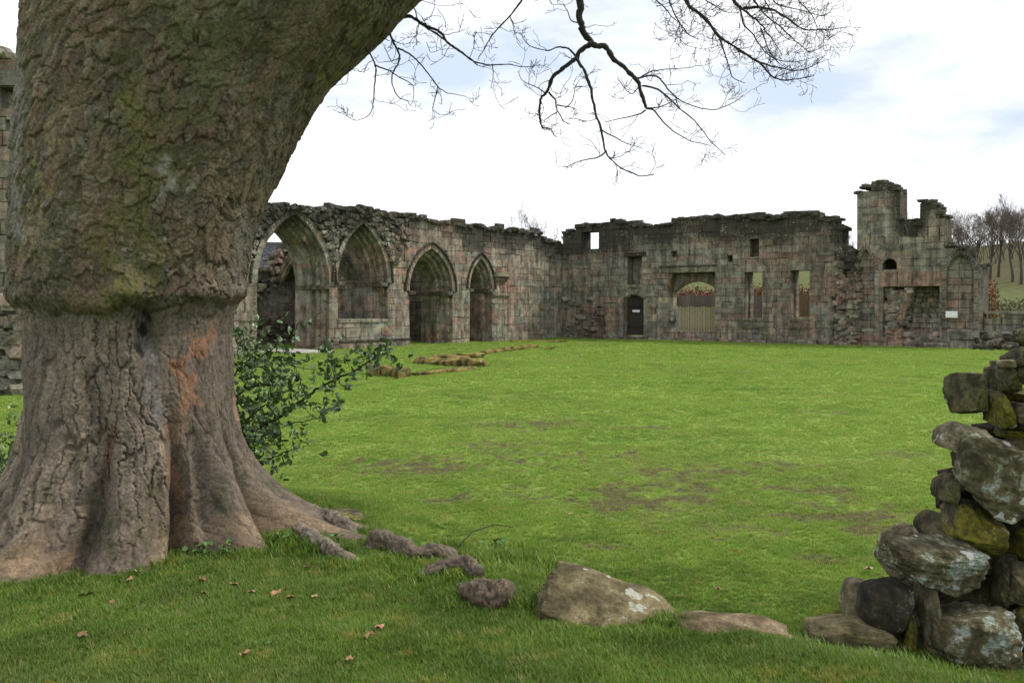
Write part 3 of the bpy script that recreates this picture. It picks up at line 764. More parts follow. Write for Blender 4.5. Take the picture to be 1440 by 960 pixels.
# footing ledge and battered base stones
x = .2
while x < S(1206):
    l = w.rng.uniform(.4, 1.0); x1 = min(x + l, S(1206))
    if not (x1 > door_o['s'] - .6 and x < door_o['s'] + .6):
        w.block([(x, -.1), (x1, -.1), (x1, w.rng.uniform(.1, .2)), (x, w.rng.uniform(.1, .2))], -.1 - w.rng.uniform(0, .06), .2, w.colour(x, 0), .03)
    x = x1
r = w.rng
for _ in range(160):                                        # torn bonding where a cross wall once joined
    a = r.uniform(S(1180), S(1207)); z = r.uniform(0, 3.8); sz = r.uniform(.1, .2)
    w.lump((a, r.uniform(-.28, .02) * (1 - z / 5), z), (sz * 1.4, sz * 1.2, sz * .7), w.colour(a, z))
for _ in range(30):
    a = r.uniform(.1, S(848)); z = r.uniform(0, 2.0); sz = r.uniform(.08, .2); w.lump((a, r.uniform(-.1, .05), z), (sz * 1.5, sz, sz * .7), w.colour(a, z))
w.caps(.0, S(1204), topB, 8., size=(.07, .21))
w.finish()
# end stub standing at the corner above the arched wall
# --- door
O = np.array([CORNER[0], CORNER[1]]); U = np.array([.8, -.6]); VV = np.array([.6, .8])
def loc2(s, y): return tuple(O + U * s + VV * y)
dr = empty('wooden_door', loc2(door_o['s'], .28) + (0,), A2, 'dark weathered plank door with a small white notice in the far wall', 'door')
dw = door_o['w'] - .06; n = 6
for i in range(n):
    xa, xb = -dw + 2 * dw * i / n + .004, -dw + 2 * dw * (i + 1) / n - .004
    q = Buf(); xm = (xa + xb) / 2; hh = door_o['spring'] + (door_o['z1'] - door_o['spring']) * (1 - (xm / dw) ** 2) - .03
    q.box((xa, 0, .2), (xb, .05, hh), (.045, .036, .030)); q.build('plank', M_ATTR, dr)
for zz in (.5, 1.25, 1.62):
    q = Buf(); q.box((-dw, -.03, zz), (dw, .0, zz + .1), (.038, .03, .026)); q.build('rail', M_ATTR, dr)
q = Buf(); q.box((-.19, -.04, 1.30), (.19, -.031, 1.41), (.75, .76, .78)); nt_ = q.build('notice', M_ATTR, dr); nt_['label'] = 'small white notice'
q = Buf(); V, Fc = tube([(-dw + .1, -.05, 1.02), (-dw + .1, -.09, 1.02), (-dw + .16, -.09, 1.02)], [.018] * 3, 8); q.add(V, Fc, (.02, .02, .02)); q.build('handle', M_ATTR, dr)
for zz in (.62, 1.55):
    q = Buf(); q.box((-dw + .02, -.045, zz - .02), (dw * .7, -.031, zz + .02), (.02, .018, .016)); q.build('hinge', M_ATTR, dr)
st = Buf(); st.box((-.5, -.35, -.05), (.5, 0.2, .17), (.17, .16, .15, .1)); o = st.build('door_step', M_STONE); o.location = loc2(door_o['s'], 0) + (0,); o.rotation_euler = (0, 0, A2); tag(o, 'worn grey stone step below the dark plank door', 'step')
# --- picket fence in the wide opening
pf = empty('picket_fence', loc2(gate_o['s'], .45) + (gate_o['z0'],), A2, 'weathered wooden picket fence standing in the wide opening of the far wall', 'fence')
gw = gate_o['w']; x0p, x1p = -gw + .32, gw - .02; n = 15
for i in range(n):
    xx = x0p + (x1p - x0p) * (i + .5) / n; q = Buf(); h = 1.12 + (.02 * math.sin(i * 5))
    ww = (x1p - x0p) / n * .36
    q.add([(xx - ww, 0, 0), (xx + ww, 0, 0), (xx + ww, .03, 0), (xx - ww, .03, 0), (xx - ww, 0, h - .05), (xx + ww, 0, h - .05), (xx + ww, .03, h - .05), (xx - ww, .03, h - .05), (xx, 0, h), (xx, .03, h)],
          [(0, 1, 5, 8, 4), (3, 7, 9, 6, 2), (0, 4, 7, 3), (1, 2, 6, 5), (4, 8, 9, 7), (8, 5, 6, 9), (0, 3, 2, 1)], (.29 + .05 * math.sin(i * 3), .255, .15)); q.build('picket', M_ATTR, pf)
for zz in (.12, 1.0):
    q = Buf(); q.box((x0p, .032, zz), (x1p, .07, zz + .09), (.2, .19, .06)); q.build('rail', M_ATTR, pf)
q = Buf(); q.box((x0p - .09, .0, 0), (x0p - .0, .09, 1.1), (.3, .29, .25)); q.build('post', M_ATTR, pf)

# ================================================================== FIREPLACE TOWER
w = Wall('fireplace_tower', tuple(O - VV * .12), A2, 'tallest part of the ruin, with twin chimney stumps and a great fireplace recess', 'ruin', 1.2, 33, 1.25)
S, Z = w.S, w.Z
topC = w.prof([(1204, 272), (1206, 266), (1212, 262), (1224, 260), (1226, 256), (1238, 253), (1247, 256), (1249, 260), (1262, 264), (1264, 272), (1265.5, 309), (1293, 311), (1294, 283), (1316, 281), (1317, 299), (1328, 300), (1329, 341), (1345, 343), (1362, 350), (1372, 362), (1380, 372), (1383, 378)])
def wxC(a, z):
    t = topC(a) - z
    v = .52 * float(sstep(.9, .1, t)) + .12 * float(sstep(2, .8, t)) + .25 * max(0, float(vnoise(a * 1.3, z * .4, 0, 277)))
    if S(1256) < a < S(1300): v += .5 * float(sstep(4.1, 4.6, z))
    if z < .7: v += .22
    return v * .85
w.wx = wxC
fp = w.opening(S(1242), S(1321), .12, Z(1280, 403))
hole = w.opening(S(1241), S(1261), Z(1250, 379), Z(1250, 364), 'arch', Z(1250, 371), .18)
b1 = w.opening(S(1331), S(1369), .72, Z(1350, 358), 'arch', Z(1350, 385), .16)
b2 = w.opening(S(1205.5), S(1230), .72, Z(1215, 350), 'arch', Z(1218, 385), .16)
w.breaks = [S(q) for q in (1212, 1225, 1248.5, 1265.3, 1293.5, 1317, 1328.5)]
w.lay(S(1205), S(1382), topC, bl=(.34, .95), ch=(.23, .38))
w.ring(hole, 0, .2, -.01, .3, 5); w.block([(hole['s'] - .2, hole['z1'] + .12), (hole['s'] + .2, hole['z1'] + .12), (hole['s'] + .2, hole['z1'] + .62), (hole['s'] - .2, hole['z1'] + .62)], .0, .3, w.colour(hole['s'], 3.2)); w.niche_back(hole, .6, True, cols=(.08, .04, .03, .5))
w.niche_back(b1, .16, False); w.niche_back(b2, .14, False)
w.ring(b1, 0, .17, -.05, .2, 9, bev=.04); w.ring(b2, 0, .17, -.04, .2, 8, bev=.03)
w.niche_back(fp, .62, True)
# lintel course of the fireplace
a, b = fp['s'] - fp['w'], fp['s'] + fp['w']; x = a - .25; zt = fp['z1']
while x < b + .2:
    x1 = min(x + w.rng.uniform(.5, .8), b + .25); w.block([(x, zt), (x1, zt), (x1, zt + .62), (x, zt + .62)], -.02, .6, (.27, .19, .16, .03), .02); x = x1
# sloping wreck of the flue inside, rough rubble to the left of a leaning stone edge
for k in range(9):
    f = k / 9; xa = a + (b - a) * (.53 - .22 * (1 - f) ** .9); z0 = .12 + (zt - .12) * (.25 + .75 * f)
    w.block([(xa - .28, z0), (xa + .02, z0 - .02), (xa + .09, z0 + .22), (xa - .2, z0 + .24)], .12, .5, (.30, .21, .16, 0.), .03, .02)
r = w.rng
for _ in range(230):
    f = r.random(); z = .15 + (zt - .2) * f; xe = a + (b - a) * (.53 - .22 * (1 - f)) - .1; x = r.uniform(a, xe); sz = r.uniform(.08, .17)
    w.lump((x, r.uniform(.2, .45), z), (sz * 1.3, sz * 1.5, sz * .7), w.colour(x, z))
for _ in range(120):
    x = r.uniform(a, b); z = r.uniform(.1, .55); sz = r.uniform(.1, .2); w.lump((x, r.uniform(.2, .5), z), (sz * 1.3, sz, sz * .7), w.colour(x, z))
# projecting base ledge
x = S(1216)
while x < S(1400):
    x1 = x + w.rng.uniform(.5, 1.1); hh = .66 if x > S(1326) else w.rng.uniform(.3, .62)
    if x > S(1239) and x < S(1322): hh = .2
    for zz0, zz1 in ((-.1, hh * .5), (hh * .5, hh)):
        w.block([(x, zz0), (x1, zz0), (x1, zz1), (x, zz1)], -.22 - w.rng.uniform(0, .05), .4, w.colour(x, zz0), .03)
    x = x1
w.caps(S(1205), S(1382), topC, 8., size=(.08, .19))
w.finish()
# white notice board on the blind bay
sb = empty('notice_board', loc2(w.S(1339), -.22) + (CZ - (442 - HOR) / F * w.Yat(w.S(1339)),), A2, 'small white notice board fixed to the wall right of the fireplace', 'sign')
q = Buf(); q.box((-.2, -.02, -.115), (.2, .01, .115), (.78, .78, .76)); q.build('board', M_ATTR, sb)
q = Buf(); q.box((-.215, -.01, -.13), (.215, .012, .13), (.45, .44, .42)); q.build('backing_frame', M_ATTR, sb)

# ================================================================== LOW BOUNDARY WALL at the right
w = Wall('boundary_wall', tuple(O + VV * .1), A2, 'low coped stone wall running off right from the ruined tower', 'wall', .45, 44, .2)
S, Z = w.S, w.Z
w.pal = [((.25, .24, .19), 4), ((.2, .19, .14), 3), ((.28, .25, .18), 2), ((.16, .16, .12), 2)]
topD = lambda a: 1.28
w.wx = lambda a, z: .12 + (.35 if z < .6 else 0)
w.lay(S(1383), S(1383) + 14, topD, ch=(.2, .3), bl=(.4, .9), ztop=1.35)
x = S(1383)
while x < S(1383) + 14:
    x1 = x + w.rng.uniform(.7, 1.1); w.block([(x, 1.3), (x1, 1.3), (x1, 1.4), (x, 1.4)], -.06, .6, (.26, .26, .22, .1), .03); x = x1
r = w.rng
for _ in range(260):
    a = r.uniform(S(1385), S(1440)+2); z = r.uniform(0, .7); sz = r.uniform(.1, .24)
    w.lump((a, -.2 - r.uniform(0, .9) * (1 - z / .8), z * .85), (sz * 1.5, sz * 1.2, sz * .7), (.08, .09, .035, .25) if r.random() < .55 else w.colour(a, z))
w.finish()

# ================================================================== TALL WALL at the left edge
w = Wall('gable_wall', (-8.93, 16.2), 0., 'tall broken wall end of banded stone left of the great tree', 'wall', 1.0, 55, 1.6)
topE = lambda a: float(np.interp(a, [-8, -.45, -.1, 0, .05], [8, 6.3, 6.15, 5.9, 3]))
w.wx = lambda a, z: .1 + .2 * max(0, float(vnoise(a, z, 0, 4)))
w.opening(-.32, .12, 5.15, 5.55); w.opening(-.2, .12, 4.75, 4.95)
w.lay(-7, .03, topE, ch=(.2, .3), bl=(.3, .7))
r = w.rng
for _ in range(120):
    a = r.uniform(-1.0, .22); z = r.uniform(0, 1.7); sz = r.uniform(.12, .22); w.lump((min(a, .22 - .06 * z), r.uniform(-.08, .15), z), (sz * 1.2, sz, sz * .65), w.colour(a, z))
w.caps(-7, 0, topE, 5)
w.finish()

# ================================================================== MOSSY FOOTINGS on the lawn
M_MOSS = rock_mat('golden_moss_stone', (.06, .05, .02), (.20, .15, .035), .25, (.4, .38, .3), 5, .45, (.24, .19, .03))
def rock(seed, dims, nsub=20, pw=.5, cuts=5, rough=.05, fine=.015, cutd=(.78, 1.0)):
    """a weathered block: cube sphere pushed towards a box, planed off by random facets, then roughened"""
    n = nsub; g = np.linspace(-1, 1, n + 1); rs = np.random.RandomState(seed)
    V = []; Fc = []; idx = {}
    faces = [(0, 1), (0, -1), (1, 1), (1, -1), (2, 1), (2, -1)]
    for ax, sg in faces:
        ids = np.zeros((n + 1, n + 1), int)
        for i in range(n + 1):
            for j in range(n + 1):
                p = [0, 0, 0]; p[ax] = sg; p[(ax + 1) % 3] = g[i]; p[(ax + 2) % 3] = g[j]
                k = (round(p[0] * 1000), round(p[1] * 1000), round(p[2] * 1000))
                if k not in idx: idx[k] = len(V); V.append(p)
                ids[i, j] = idx[k]
        for i in range(n):
            for j in range(n):
                q = (ids[i, j], ids[i + 1, j], ids[i + 1, j + 1], ids[i, j + 1])
                Fc.append(q if sg > 0 else q[::-1])
    V = np.array(V, float); V = V / np.linalg.norm(V, axis=1, keepdims=True)
    lp = (np.abs(V) ** (2 / pw)).sum(1) ** (-pw / 2)
    V = V * lp[:, None]
    for _ in range(cuts):
        d = rs.normal(size=3); d /= np.linalg.norm(d); t = rs.uniform(*cutd) * (np.abs(d).sum() * .72)
        h = V @ d; V = V - np.outer(np.clip(h - t, 0, None) * .9, d)
    s = seed * 3.7
    nn = fbm(V[:, 0] * 1.3 + s, V[:, 1] * 1.3, V[:, 2] * 1.3, seed, 3)
    n2 = fbm(V[:, 0] * 3.5 + s, V[:, 1] * 3.5, V[:, 2] * 7, seed + 5, 5, .62)
    d = V / np.linalg.norm(V, axis=1, keepdims=True)
    V = V + d * (nn * rough * 2 + n2 * fine * 2)[:, None]
    return V * np.array(dims) / 2, np.array(Fc)
def rotm(rx, ry, rz):
    from mathutils import Euler
    return np.array(Euler((R(rx), R(ry), R(rz))).to_matrix())
def put_rock(name, seed, c, dims, rot, mat, parent=None, nsub=20, **kw):
    V, Fc = rock(seed, dims, nsub, **kw); V = V @ rotm(*rot).T
    return mkobj(name, mkmesh(name, V, Fc, None, True), mat, parent, loc=tuple(c))
def footing(label, segs, seed, wd=.4, hh=.22):
    X0, Y0, _ = gz(*segs[0][0]); rt = empty('wall_footing', (X0, Y0, 0), 0, label, 'wall remains', 'mossy wall footings on the lawn')
    k = seed; rs = random.Random(seed)
    for (p, q, h) in segs:
        a = np.array(gz(*p)[:2]); b = np.array(gz(*q)[:2]); L = np.linalg.norm(b - a); nn = max(1, round(L / .9)); d = (b - a) / L
        for i in range(nn):
            m = a + (b - a) * (i + .5) / nn; l = L / nn
            put_rock('stone', k, (m[0] - X0, m[1] - Y0, h * .25), (l * 1.04, wd * rs.uniform(.85, 1.1), h * 1.5), (rs.uniform(-4, 4), rs.uniform(-3, 3), math.degrees(math.atan2(d[1], d[0])) + rs.uniform(-3, 3)), M_MOSS, rt, 10, pw=.35, rough=.09, fine=.07); k += 1
footing('short mossy footing stones on the lawn right of the holly, nearest the tree', [((526, 526), (558, 530), .26), ((558, 531), (570, 532), .24)], 400, .45)
footing('golden mossy kerb stones in the middle of the lawn ruins, thickest of the footings', [((588, 511), (612, 513), .2), ((612, 513), (645, 515), .2), ((645, 515), (676, 517), .24)], 420, .5)
footing('thin low footing edged with moss, slanting in front of the thickest kerb', [((586, 529), (664, 519), .1)], 440, .5)
footing('moss carpeted footing between the thickest kerb and the arched wall', [((622, 505), (662, 501), .12)], 460, 1.2)
footing('long narrow mossy kerb running towards the corner of the ruin', [((678, 499), (752, 489), .14), ((752, 489), (776, 491), .06)], 480, .35)
footing('farthest thin mossy strip at the foot of the arched wall near the corner', [((715, 480), (770, 480), .06), ((770, 480.5), (792, 482), .1)], 500, .5)
# flagstones inside the first arch
fl = empty('flagstone_path', (CORNER[0] - .6 * 17, CORNER[1] - .8 * 17, 0), A1, 'pale flagstone path passing through the first open arch', 'path'); rr = random.Random(4)
for i in range(9):
    for j in range(2):
        q = Buf(); x0 = -.9 + j * .78; y0 = -1.6 + i * .62; q.box((x0, y0, .0), (x0 + .74, y0 + .58, .06 + rr.uniform(0, .01)), (.48, .48, .47, 0)); q.build('flagstone', M_STONE, fl)

# ================================================================== slate roofed house beyond the arches
def house():
    Y0 = 66; X0 = -.272 * Y0
    h = empty('slate_roofed_house', (X0, Y0, 0), R(8), 'house with a blue grey slate roof seen through the open arch by the tree', 'house')
    q = Buf(); q.box((-5, 0, -.3), (5, 6.5, 3.0), (.12, .15, .22)); q.build('wall', plain('painted_render', (.14, .17, .25)), h)
    M_SL = plain('roof_slate', (.06, .062, .075), .5, .3, 3)
    rf = mkobj('roof', mkmesh('roof', [(-5.3, -.3, 2.95), (5.3, -.3, 2.95), (5.3, 3.25, 6.4), (-5.3, 3.25, 6.4), (5.3, 6.8, 2.95), (-5.3, 6.8, 2.95)], [(0, 1, 2, 3), (3, 2, 4, 5), (0, 3, 5), (1, 4, 2)]), M_SL, h)
    q = Buf(); rs = random.Random(5)
    for k in range(24):
        f0, f1 = k / 24, (k + 1.25) / 24; x = -5.3 + (k % 2) * .18
        while x < 5.3:
            x1 = min(x + .36, 5.3); y0, z0 = -.35 + 3.6 * f0, 2.92 + 3.45 * f0; y1, z1 = -.35 + 3.6 * f1, 2.92 + 3.45 * f1; d = rs.uniform(.03, .06)
            c = rs.uniform(.8, 1.25)
            q.add([(x + .01, y0 - d, z0 + d), (x1 - .01, y0 - d, z0 + d), (x1 - .01, y1, z1 + .02), (x + .01, y1, z1 + .02), (x + .01, y0, z0), (x1 - .01, y0, z0)], [(0, 1, 2, 3), (0, 4, 5, 1)], (.06 * c, .062 * c, .078 * c)); x = x1
    q.build('slates', M_ATTR, h, kind='stuff')
    q = Buf(); q.box((-5.35, 3.1, 6.33), (5.35, 3.4, 6.5), (.15, .13, .12)); q.build('ridge_tile', M_ATTR, h)
    for x in (-3.4, -.6, 2.4):
        q = Buf(); q.box((x, -.04, 1.0), (x + 1, -.005, 2.1), (.6, .6, .58)); wf = q.build('window', M_ATTR, h)
        q = Buf(); q.box((x + .08, -.05, 1.08), (x + .92, -.042, 2.02), (.03, .035, .04)); q.build('pane', M_LEAF, wf)
house()

# ================================================================== board fence and russet hedge behind the far wall
bf = empty('board_fence', loc2(4.2, 4.5) + (0,), A2, 'grey upright board fence beyond the wide opening of the far wall', 'fence')
rs = random.Random(8)
for i in range(34):
    q = Buf(); g = rs.uniform(.8, 1.15); x = i * .2; gh = float(H(*(O + U * (4.2 + x) + VV * 4.5)))
    q.box((x + .006, rs.uniform(0, .01), gh - .1), (x + .19, .03, gh + 2.12 + rs.uniform(-.02, .02)), (.22 * g, .18 * g, .175 * g) if i < 24 else (.24 * g, .15 * g, .11 * g)); q.build('board', M_ATTR, bf)
for zz in (.5, 1.6):
    q = Buf(); q.box((0, .032, zz), (6.8, .08, zz + .1), (.12, .11, .10)); q.build('rail', M_ATTR, bf)
def leafmass(name, label, cat, s0, s1, y0, y1, z0, z1, n, cols, seed, size=.08, parent=None):
    rs = np.random.RandomState(seed)
    s = rs.uniform(s0, s1, n); y = rs.uniform(y0, y1, n)
    x = O[0] + U[0] * s + VV[0] * y; yy = O[1] + U[1] * s + VV[1] * y
    top = z1 + .25 * fbm(s * .9, y * .9, 0, seed, 3) + .12 * rs.normal(size=n)
    z = H(x, yy) + z0 + (top - z0) * rs.beta(1.6, 1.1, n)
    dirs = rs.normal(size=(n, 3)); dirs /= np.linalg.norm(dirs, axis=1, keepdims=True); d2 = np.cross(dirs, rs.normal(size=(n, 3))); d2 /= np.linalg.norm(d2, axis=1, keepdims=True)
    c = np.stack([x, yy, z], 1); sz = rs.uniform(.6, 1.3, (n, 1)) * size
    V = np.stack([c - dirs * sz, c + d2 * sz * .6, c + dirs * sz, c - d2 * sz * .6], 1).reshape(-1, 3)
    Fc = np.arange(4 * n).reshape(n, 4)
    cc = np.array(cols)[rs.randint(0, len(cols), n)] * rs.uniform(.6, 1.3, (n, 1)); C = np.repeat(cc, 4, 0)
    o = mkobj(name, mkmesh(name, V, Fc, C), M_ATTR, parent)
    return tag(o, label, cat) if label else o
RUS = [(.20, .085, .045), (.26, .12, .06), (.15, .08, .05), (.24, .15, .09)]
leafmass('russet_hedge', 'russet leaved beech hedge behind the far wall, seen through its openings', 'hedge', 3, 18.5, 4.9, 6.4, 0, 2.5, 34000, RUS, 3, .06)
leafmass('russet_shrubs', 'pinkish brown winter shrubs beyond the low boundary wall at the right', 'shrubs', 20, 32, 4, 8.5, 0, 2.1, 26000, [(.22, .10, .07), (.26, .14, .10), (.18, .12, .07), (.14, .09, .06)], 4, .045)

o = leafmass('hillside_scrub', None, None, -4, 34, 11, 34, 0, .55, 30000, [(.12, .10, .05), (.09, .10, .04), (.16, .12, .07), (.07, .085, .03)], 6, .09)
tag(o, 'brown and olive scrub dotted over the slope beyond the ruin', 'scrub', kind='stuff')
# ================================================================== bare distant trees
def grow(p, d, L, r, lev, maxlev, rs, B, C, sides, spread=.55, up=.12, nseg=4, kids=(3, 5)):
    pts = [p]; rad = [r]; dd = d.copy()
    for i in range(nseg):
        dd = dd + rs.normal(size=3) * (.045 if lev == 0 else .13); dd[2] += up * .35; dd /= np.linalg.norm(dd)
        p = p + dd * L / nseg; pts.append(p); rad.append(max(r * (1 - .55 * (i + 1) / nseg), .004))
    V, Fc = tube(pts, rad, sides if lev < 2 else 3, cap=False)
    (B if lev == 0 else C).add(V, Fc, (.085, .07, .055) if lev < 2 else (.15, .12, .10))
    if lev >= maxlev: return
    k = rs.randint(*kids) + (2 if lev == 0 else 0)
    for j in range(k):
        f = rs.uniform(.45 if lev == 0 else .25, 1.0); i = min(int(f * nseg), nseg - 1); q = pts[i] + (pts[i + 1] - pts[i]) * (f * nseg - i)
        ax = rs.normal(size=3); ax -= dd * (ax @ dd); ax /= np.linalg.norm(ax)
        nd = dd * math.cos(spread) + ax * math.sin(spread) + np.array([0, 0, up]); nd /= np.linalg.norm(nd)
        grow(q, nd, L * rs.uniform(.5, .76), max(rad[i] * .5, .007), lev + 1, maxlev, rs, B, C, sides, spread * rs.uniform(.9, 1.2), up, 3, kids)
def bare_tree(px, Y, h, seed, label, name='bare_tree', lv=5, group='bare trees behind the ruin', r0=.22, spread=.5, tall=.42, up=.12):
    X = (px - 720) / F * Y; g = float(H(X, Y)); rt = empty(name, (X, Y, g), 0, label, 'tree', group); rs = np.random.RandomState(seed)
    B, C = Buf(), Buf()
    grow(np.zeros(3), np.array([rs.normal() * .04, 0, 1.]), h * tall * 1.0, r0, 0, lv, rs, B, C, 7, spread, up, 6)
    if not C.V: return
    B.build('trunk', M_WOODY, rt, True); o = C.build('crown', M_WOODY, rt, True)
bare_tree(1372, 84, 7.4, 41, 'broadest bare tree on the slope right of the tower, rounded crown', r0=.17, spread=.68, tall=.45, lv=6)
bare_tree(1392, 80, 6.2, 4, 'slim bare tree just right of the broadest one, trunk leaning a little', r0=.14, tall=.55, spread=.4)
bare_tree(1404, 82, 6.2, 25, 'bare tree with twin looking stems in the middle of the slope group', r0=.14, tall=.55, spread=.4, lv=6)
bare_tree(1424, 78, 5.6, 6, 'straight slender bare tree near the right edge of the photo', r0=.13, tall=.6, spread=.38)
bare_tree(1436, 76, 5.6, 7, 'rightmost tall bare tree, cut by the photo edge', r0=.14, tall=.6, spread=.4, lv=6)
bare_tree(1350, 95, 5.2, 18, 'bare tree rising directly beside the tower shoulder', r0=.15, lv=6)
bare_tree(1455, 90, 7, 9, 'bare tree beyond the right edge of the slope group', r0=.17)
bare_tree(1190, 95, 5.8, 10, 'small bare tree showing in the gap left of the tower', r0=.13, lv=5)
bare_tree(1277, 92, 7.0, 11, 'bare treetop showing in the saddle between the chimney stumps', r0=.15)
bare_tree(735, 80, 9.8, 27, 'fan shaped bare treetop rising behind the arched wall', r0=.13, spread=.55, up=.2, lv=6)
bare_tree(1395, 125, 6, 13, 'distant bare tree high on the wooded crest behind the slope group', r0=.15)
bare_tree(1335, 118, 6, 14, 'distant bare tree on the crest just right of the chimney stump', r0=.15)
def thicket(label, x0, x1, ya, yb, n, hgt, seed):
    rs = np.random.RandomState(seed); B = Buf()
    for i in range(n):
        px = rs.uniform(x0, x1); Y = rs.uniform(ya, yb); X = (px - 720) / F * Y; p = np.array([X, Y, float(H(X, Y))]); h = hgt * rs.uniform(.6, 1.2)
        grow(p, np.array([rs.normal() * .15, 0, 1.]), h * .5, .05, 1, 4, rs, B, B, 4, .5, .15, 3, (2, 4))
    tag(B.build('undergrowth', M_WOODY, None, True), label, 'undergrowth', kind='stuff')
thicket('grey brown leafless undergrowth covering the wooded slope', 1330, 1520, 92, 125, 190, 5.5, 61)

# ================================================================== THE GREAT TREE
TREE = empty('sycamore_tree', (-2.42, 5.75, .12), 0, 'massive old leaning tree with flaking bark and buttress roots, filling the left foreground', 'tree')
TC = np.array([-2.42, 5.75, .12])
TAB = [(-330, 150, 760), (-240, 90, 770), (-150, 52, 722), (-80, 36, 652), (-20, 27, 592), (0, 26, 571), (30, 25, 547), (60, 23, 517), (90, 20, 487), (110, 19, 466), (150, 17, 441), (190, 15, 421), (230, 13, 402), (260, 12, 386), (290, 12, 371),
       (340, 9, 357), (380, 9, 350), (400, 8, 348), (416, 9, 346), (430, 14, 340), (446, 22, 333), (470, 28, 328), (520, 30, 327), (560, 29, 329), (600, 26, 331), (640, 22, 333), (700, 18, 336), (900, 10, 345)]
def trunk():
    YC = 5.75; NZ, NP = 760, 560
    py = np.concatenate([np.linspace(-330, -20, 60), np.linspace(-19, 860, NZ - 60)])
    t = np.array(TAB, float)
    Lp = np.interp(py, t[:, 0], t[:, 1]); Rp = np.interp(py, t[:, 0], t[:, 2])
    k = np.ones(9) / 9
    aL = np.arctan((Lp - 720) / F); aR = np.arctan((Rp - 720) / F); am = (aL + aR) / 2; hf = (aR - aL) / 2
    z = CZ - (py - HOR) / F * YC
    cx = np.tan(am) * YC; D = YC / np.cos(am); a = D * np.sin(hf); b = .72 + .25 * (a - .72)
    b = np.minimum(b, a)
    f = np.linspace(-1, 1, NP + 1)[:-1]; phi = np.where(np.abs(f) < .78, f / .78 * R(112), np.sign(f) * (R(112) + (np.abs(f) - .78) / .22 * R(68)))
    PH, Zg = np.meshgrid(phi, z); A = a[:, None]; B = b[:, None]; AM = am[:, None]; CX = cx[:, None]; PY = py[:, None] + 0 * PH
    ELx, ELy = np.cos(AM), -np.sin(AM); FX, FY = -np.sin(AM), -np.cos(AM)
    zg = np.clip(Zg - .12, -.3, 9)
    add = np.zeros_like(PH)
    deg = np.degrees(PH)
    wob = 4 * fbm(Zg * 2.0, PH * 0 + 3, 0, 14, 2)
    for (ph, wd, reach, hs) in [(-93, 20, 1.0, .17), (-40, 24, .52, .36), (3, 17, .28, .33), (44, 12, .46, .30), (76, 11, .92, .26), (63, 6, .75, .17), (120, 22, .7, .35), (165, 25, .6, .35), (-140, 25, .8, .35)]:
        dd = (deg + wob - ph + 180) % 360 - 180
        add += reach * np.exp(-(dd / wd) ** 2) * np.exp(-np.clip(zg, 0, 9) / hs) 
    # broad flutes of the lower stem, deepening to the ground
    low = sstep(1.15, .15, Zg); add += .018 * fbm(PH * 6, Zg * 3.2, 0, 64, 4) * sstep(1.7, 1.2, Zg)
    for (ph, wd, dp) in [(-16, 5, .17), (21, 5, .20), (33, 4, .10), (54, 3.5, .17), (-66, 7, .14), (97, 7, .2), (8, 3, .05), (-30, 3, .04)]:
        dd = deg + wob - ph + 6 * (Zg - .6) * (1 if ph > 0 else -1)
        add -= dp * np.exp(-(dd / wd) ** 2) * low
    add += .022 * np.cos(np.radians(deg * 7 + 40 * fbm(Zg * .8, PH, 0, 15, 2))) * sstep(1.6, .7, Zg)
    # swelling above the graft line, sharp step under it
    gl = 1.60 - (.03 * np.cos(PH * 1.6 + .4) + .05 * fbm(PH * 4.5, 0 * PH, 0, 16, 4)) + .0
    add += -.022 * sstep(.10, -.06, Zg - gl) * sstep(-.5, .0, Zg - gl) + .016 * np.exp(-((Zg - gl - .05) / .06) ** 2) - .02 * np.exp(-((Zg - gl + .01) / .018) ** 2) * (.4 + .6 * sstep(-.2, .3, fbm(PH * 5, Zg * 2, 0, 67, 3)))
    # hollow below the line (dark scar) and burr above
    scar = np.exp(-((deg - 8) / 4.5) ** 2) * sstep(1.25, 1.45, Zg) * sstep(1.66, 1.56, Zg)
    add -= .09 * scar
    add += .05 * np.exp(-((deg + 3) / 8) ** 2 - ((Zg - 1.68) / .07) ** 2)
    add += .035 * fbm(PH * 1.8, Zg * 1.4, 0, 17, 3)
    # bark relief
    uu = PH * np.clip(A, .7, 1.6) * 1.08; up = sstep(-.05, .07, Zg - gl + .14 * fbm(uu * 6, Zg * 5, 0, 66, 4))
    wu = uu + .075 * fbm(uu * 6, Zg * 5, 0, 18, 5, .6); wv = Zg + .11 * fbm(uu * 5 + 9, Zg * 4, 0, 19, 5, .6)
    lean = np.clip(Zg - 1.9, 0, 3) * .12                       # plates follow the lean of the limb
    f1, f2, cid, dv = voro((wu - lean * wv * .35) / .066, wv / .135, 3); vis = sstep(-.35, .3, fbm(uu * 3.3, Zg * 2.6, 0, 61, 4)); cr = 1 - (1 - sstep(.0, .13, f2 - f1)) * (.25 + .75 * vis)
    g1, g2, gid, gv = voro((wu - lean * wv * .2) / .026, wv / .045, 4); cr2 = sstep(0, .3, g2 - g1)
    h1, h2, hid, hv = voro(wu / .075, wv / .42, 5); cr3 = sstep(0, .13, h2 - h1)
    edge = sstep(55, 85, np.abs(deg)); 
    l1, l2, lid, lv = voro(wu / .17, wv / .24, 6)
    rel_up = .009 * (cid - .5) + .010 * (cr - 1) + .010 * dv * cr + .005 * (cr2 - 1) * (1.2 - vis) + .004 * (gid - .5) + .004 * gv * sstep(.3, .6, gid) + .012 * (lid - .5) + .005 * fbm(uu * 9, Zg * 7, 0, 62, 4, .65)
    rip = np.sin((wv + .05 * fbm(uu * 6, Zg * 3, 0, 23, 2)) * 190 + 5 * np.cos(uu * 14)) * sstep(0, .3, fbm(uu * 3, Zg * 2, 0, 24, 2))
    flk = sstep(.0, .3, fbm(uu * 2.2, Zg * 1.1, 0, 25, 3) + .25 * edge)
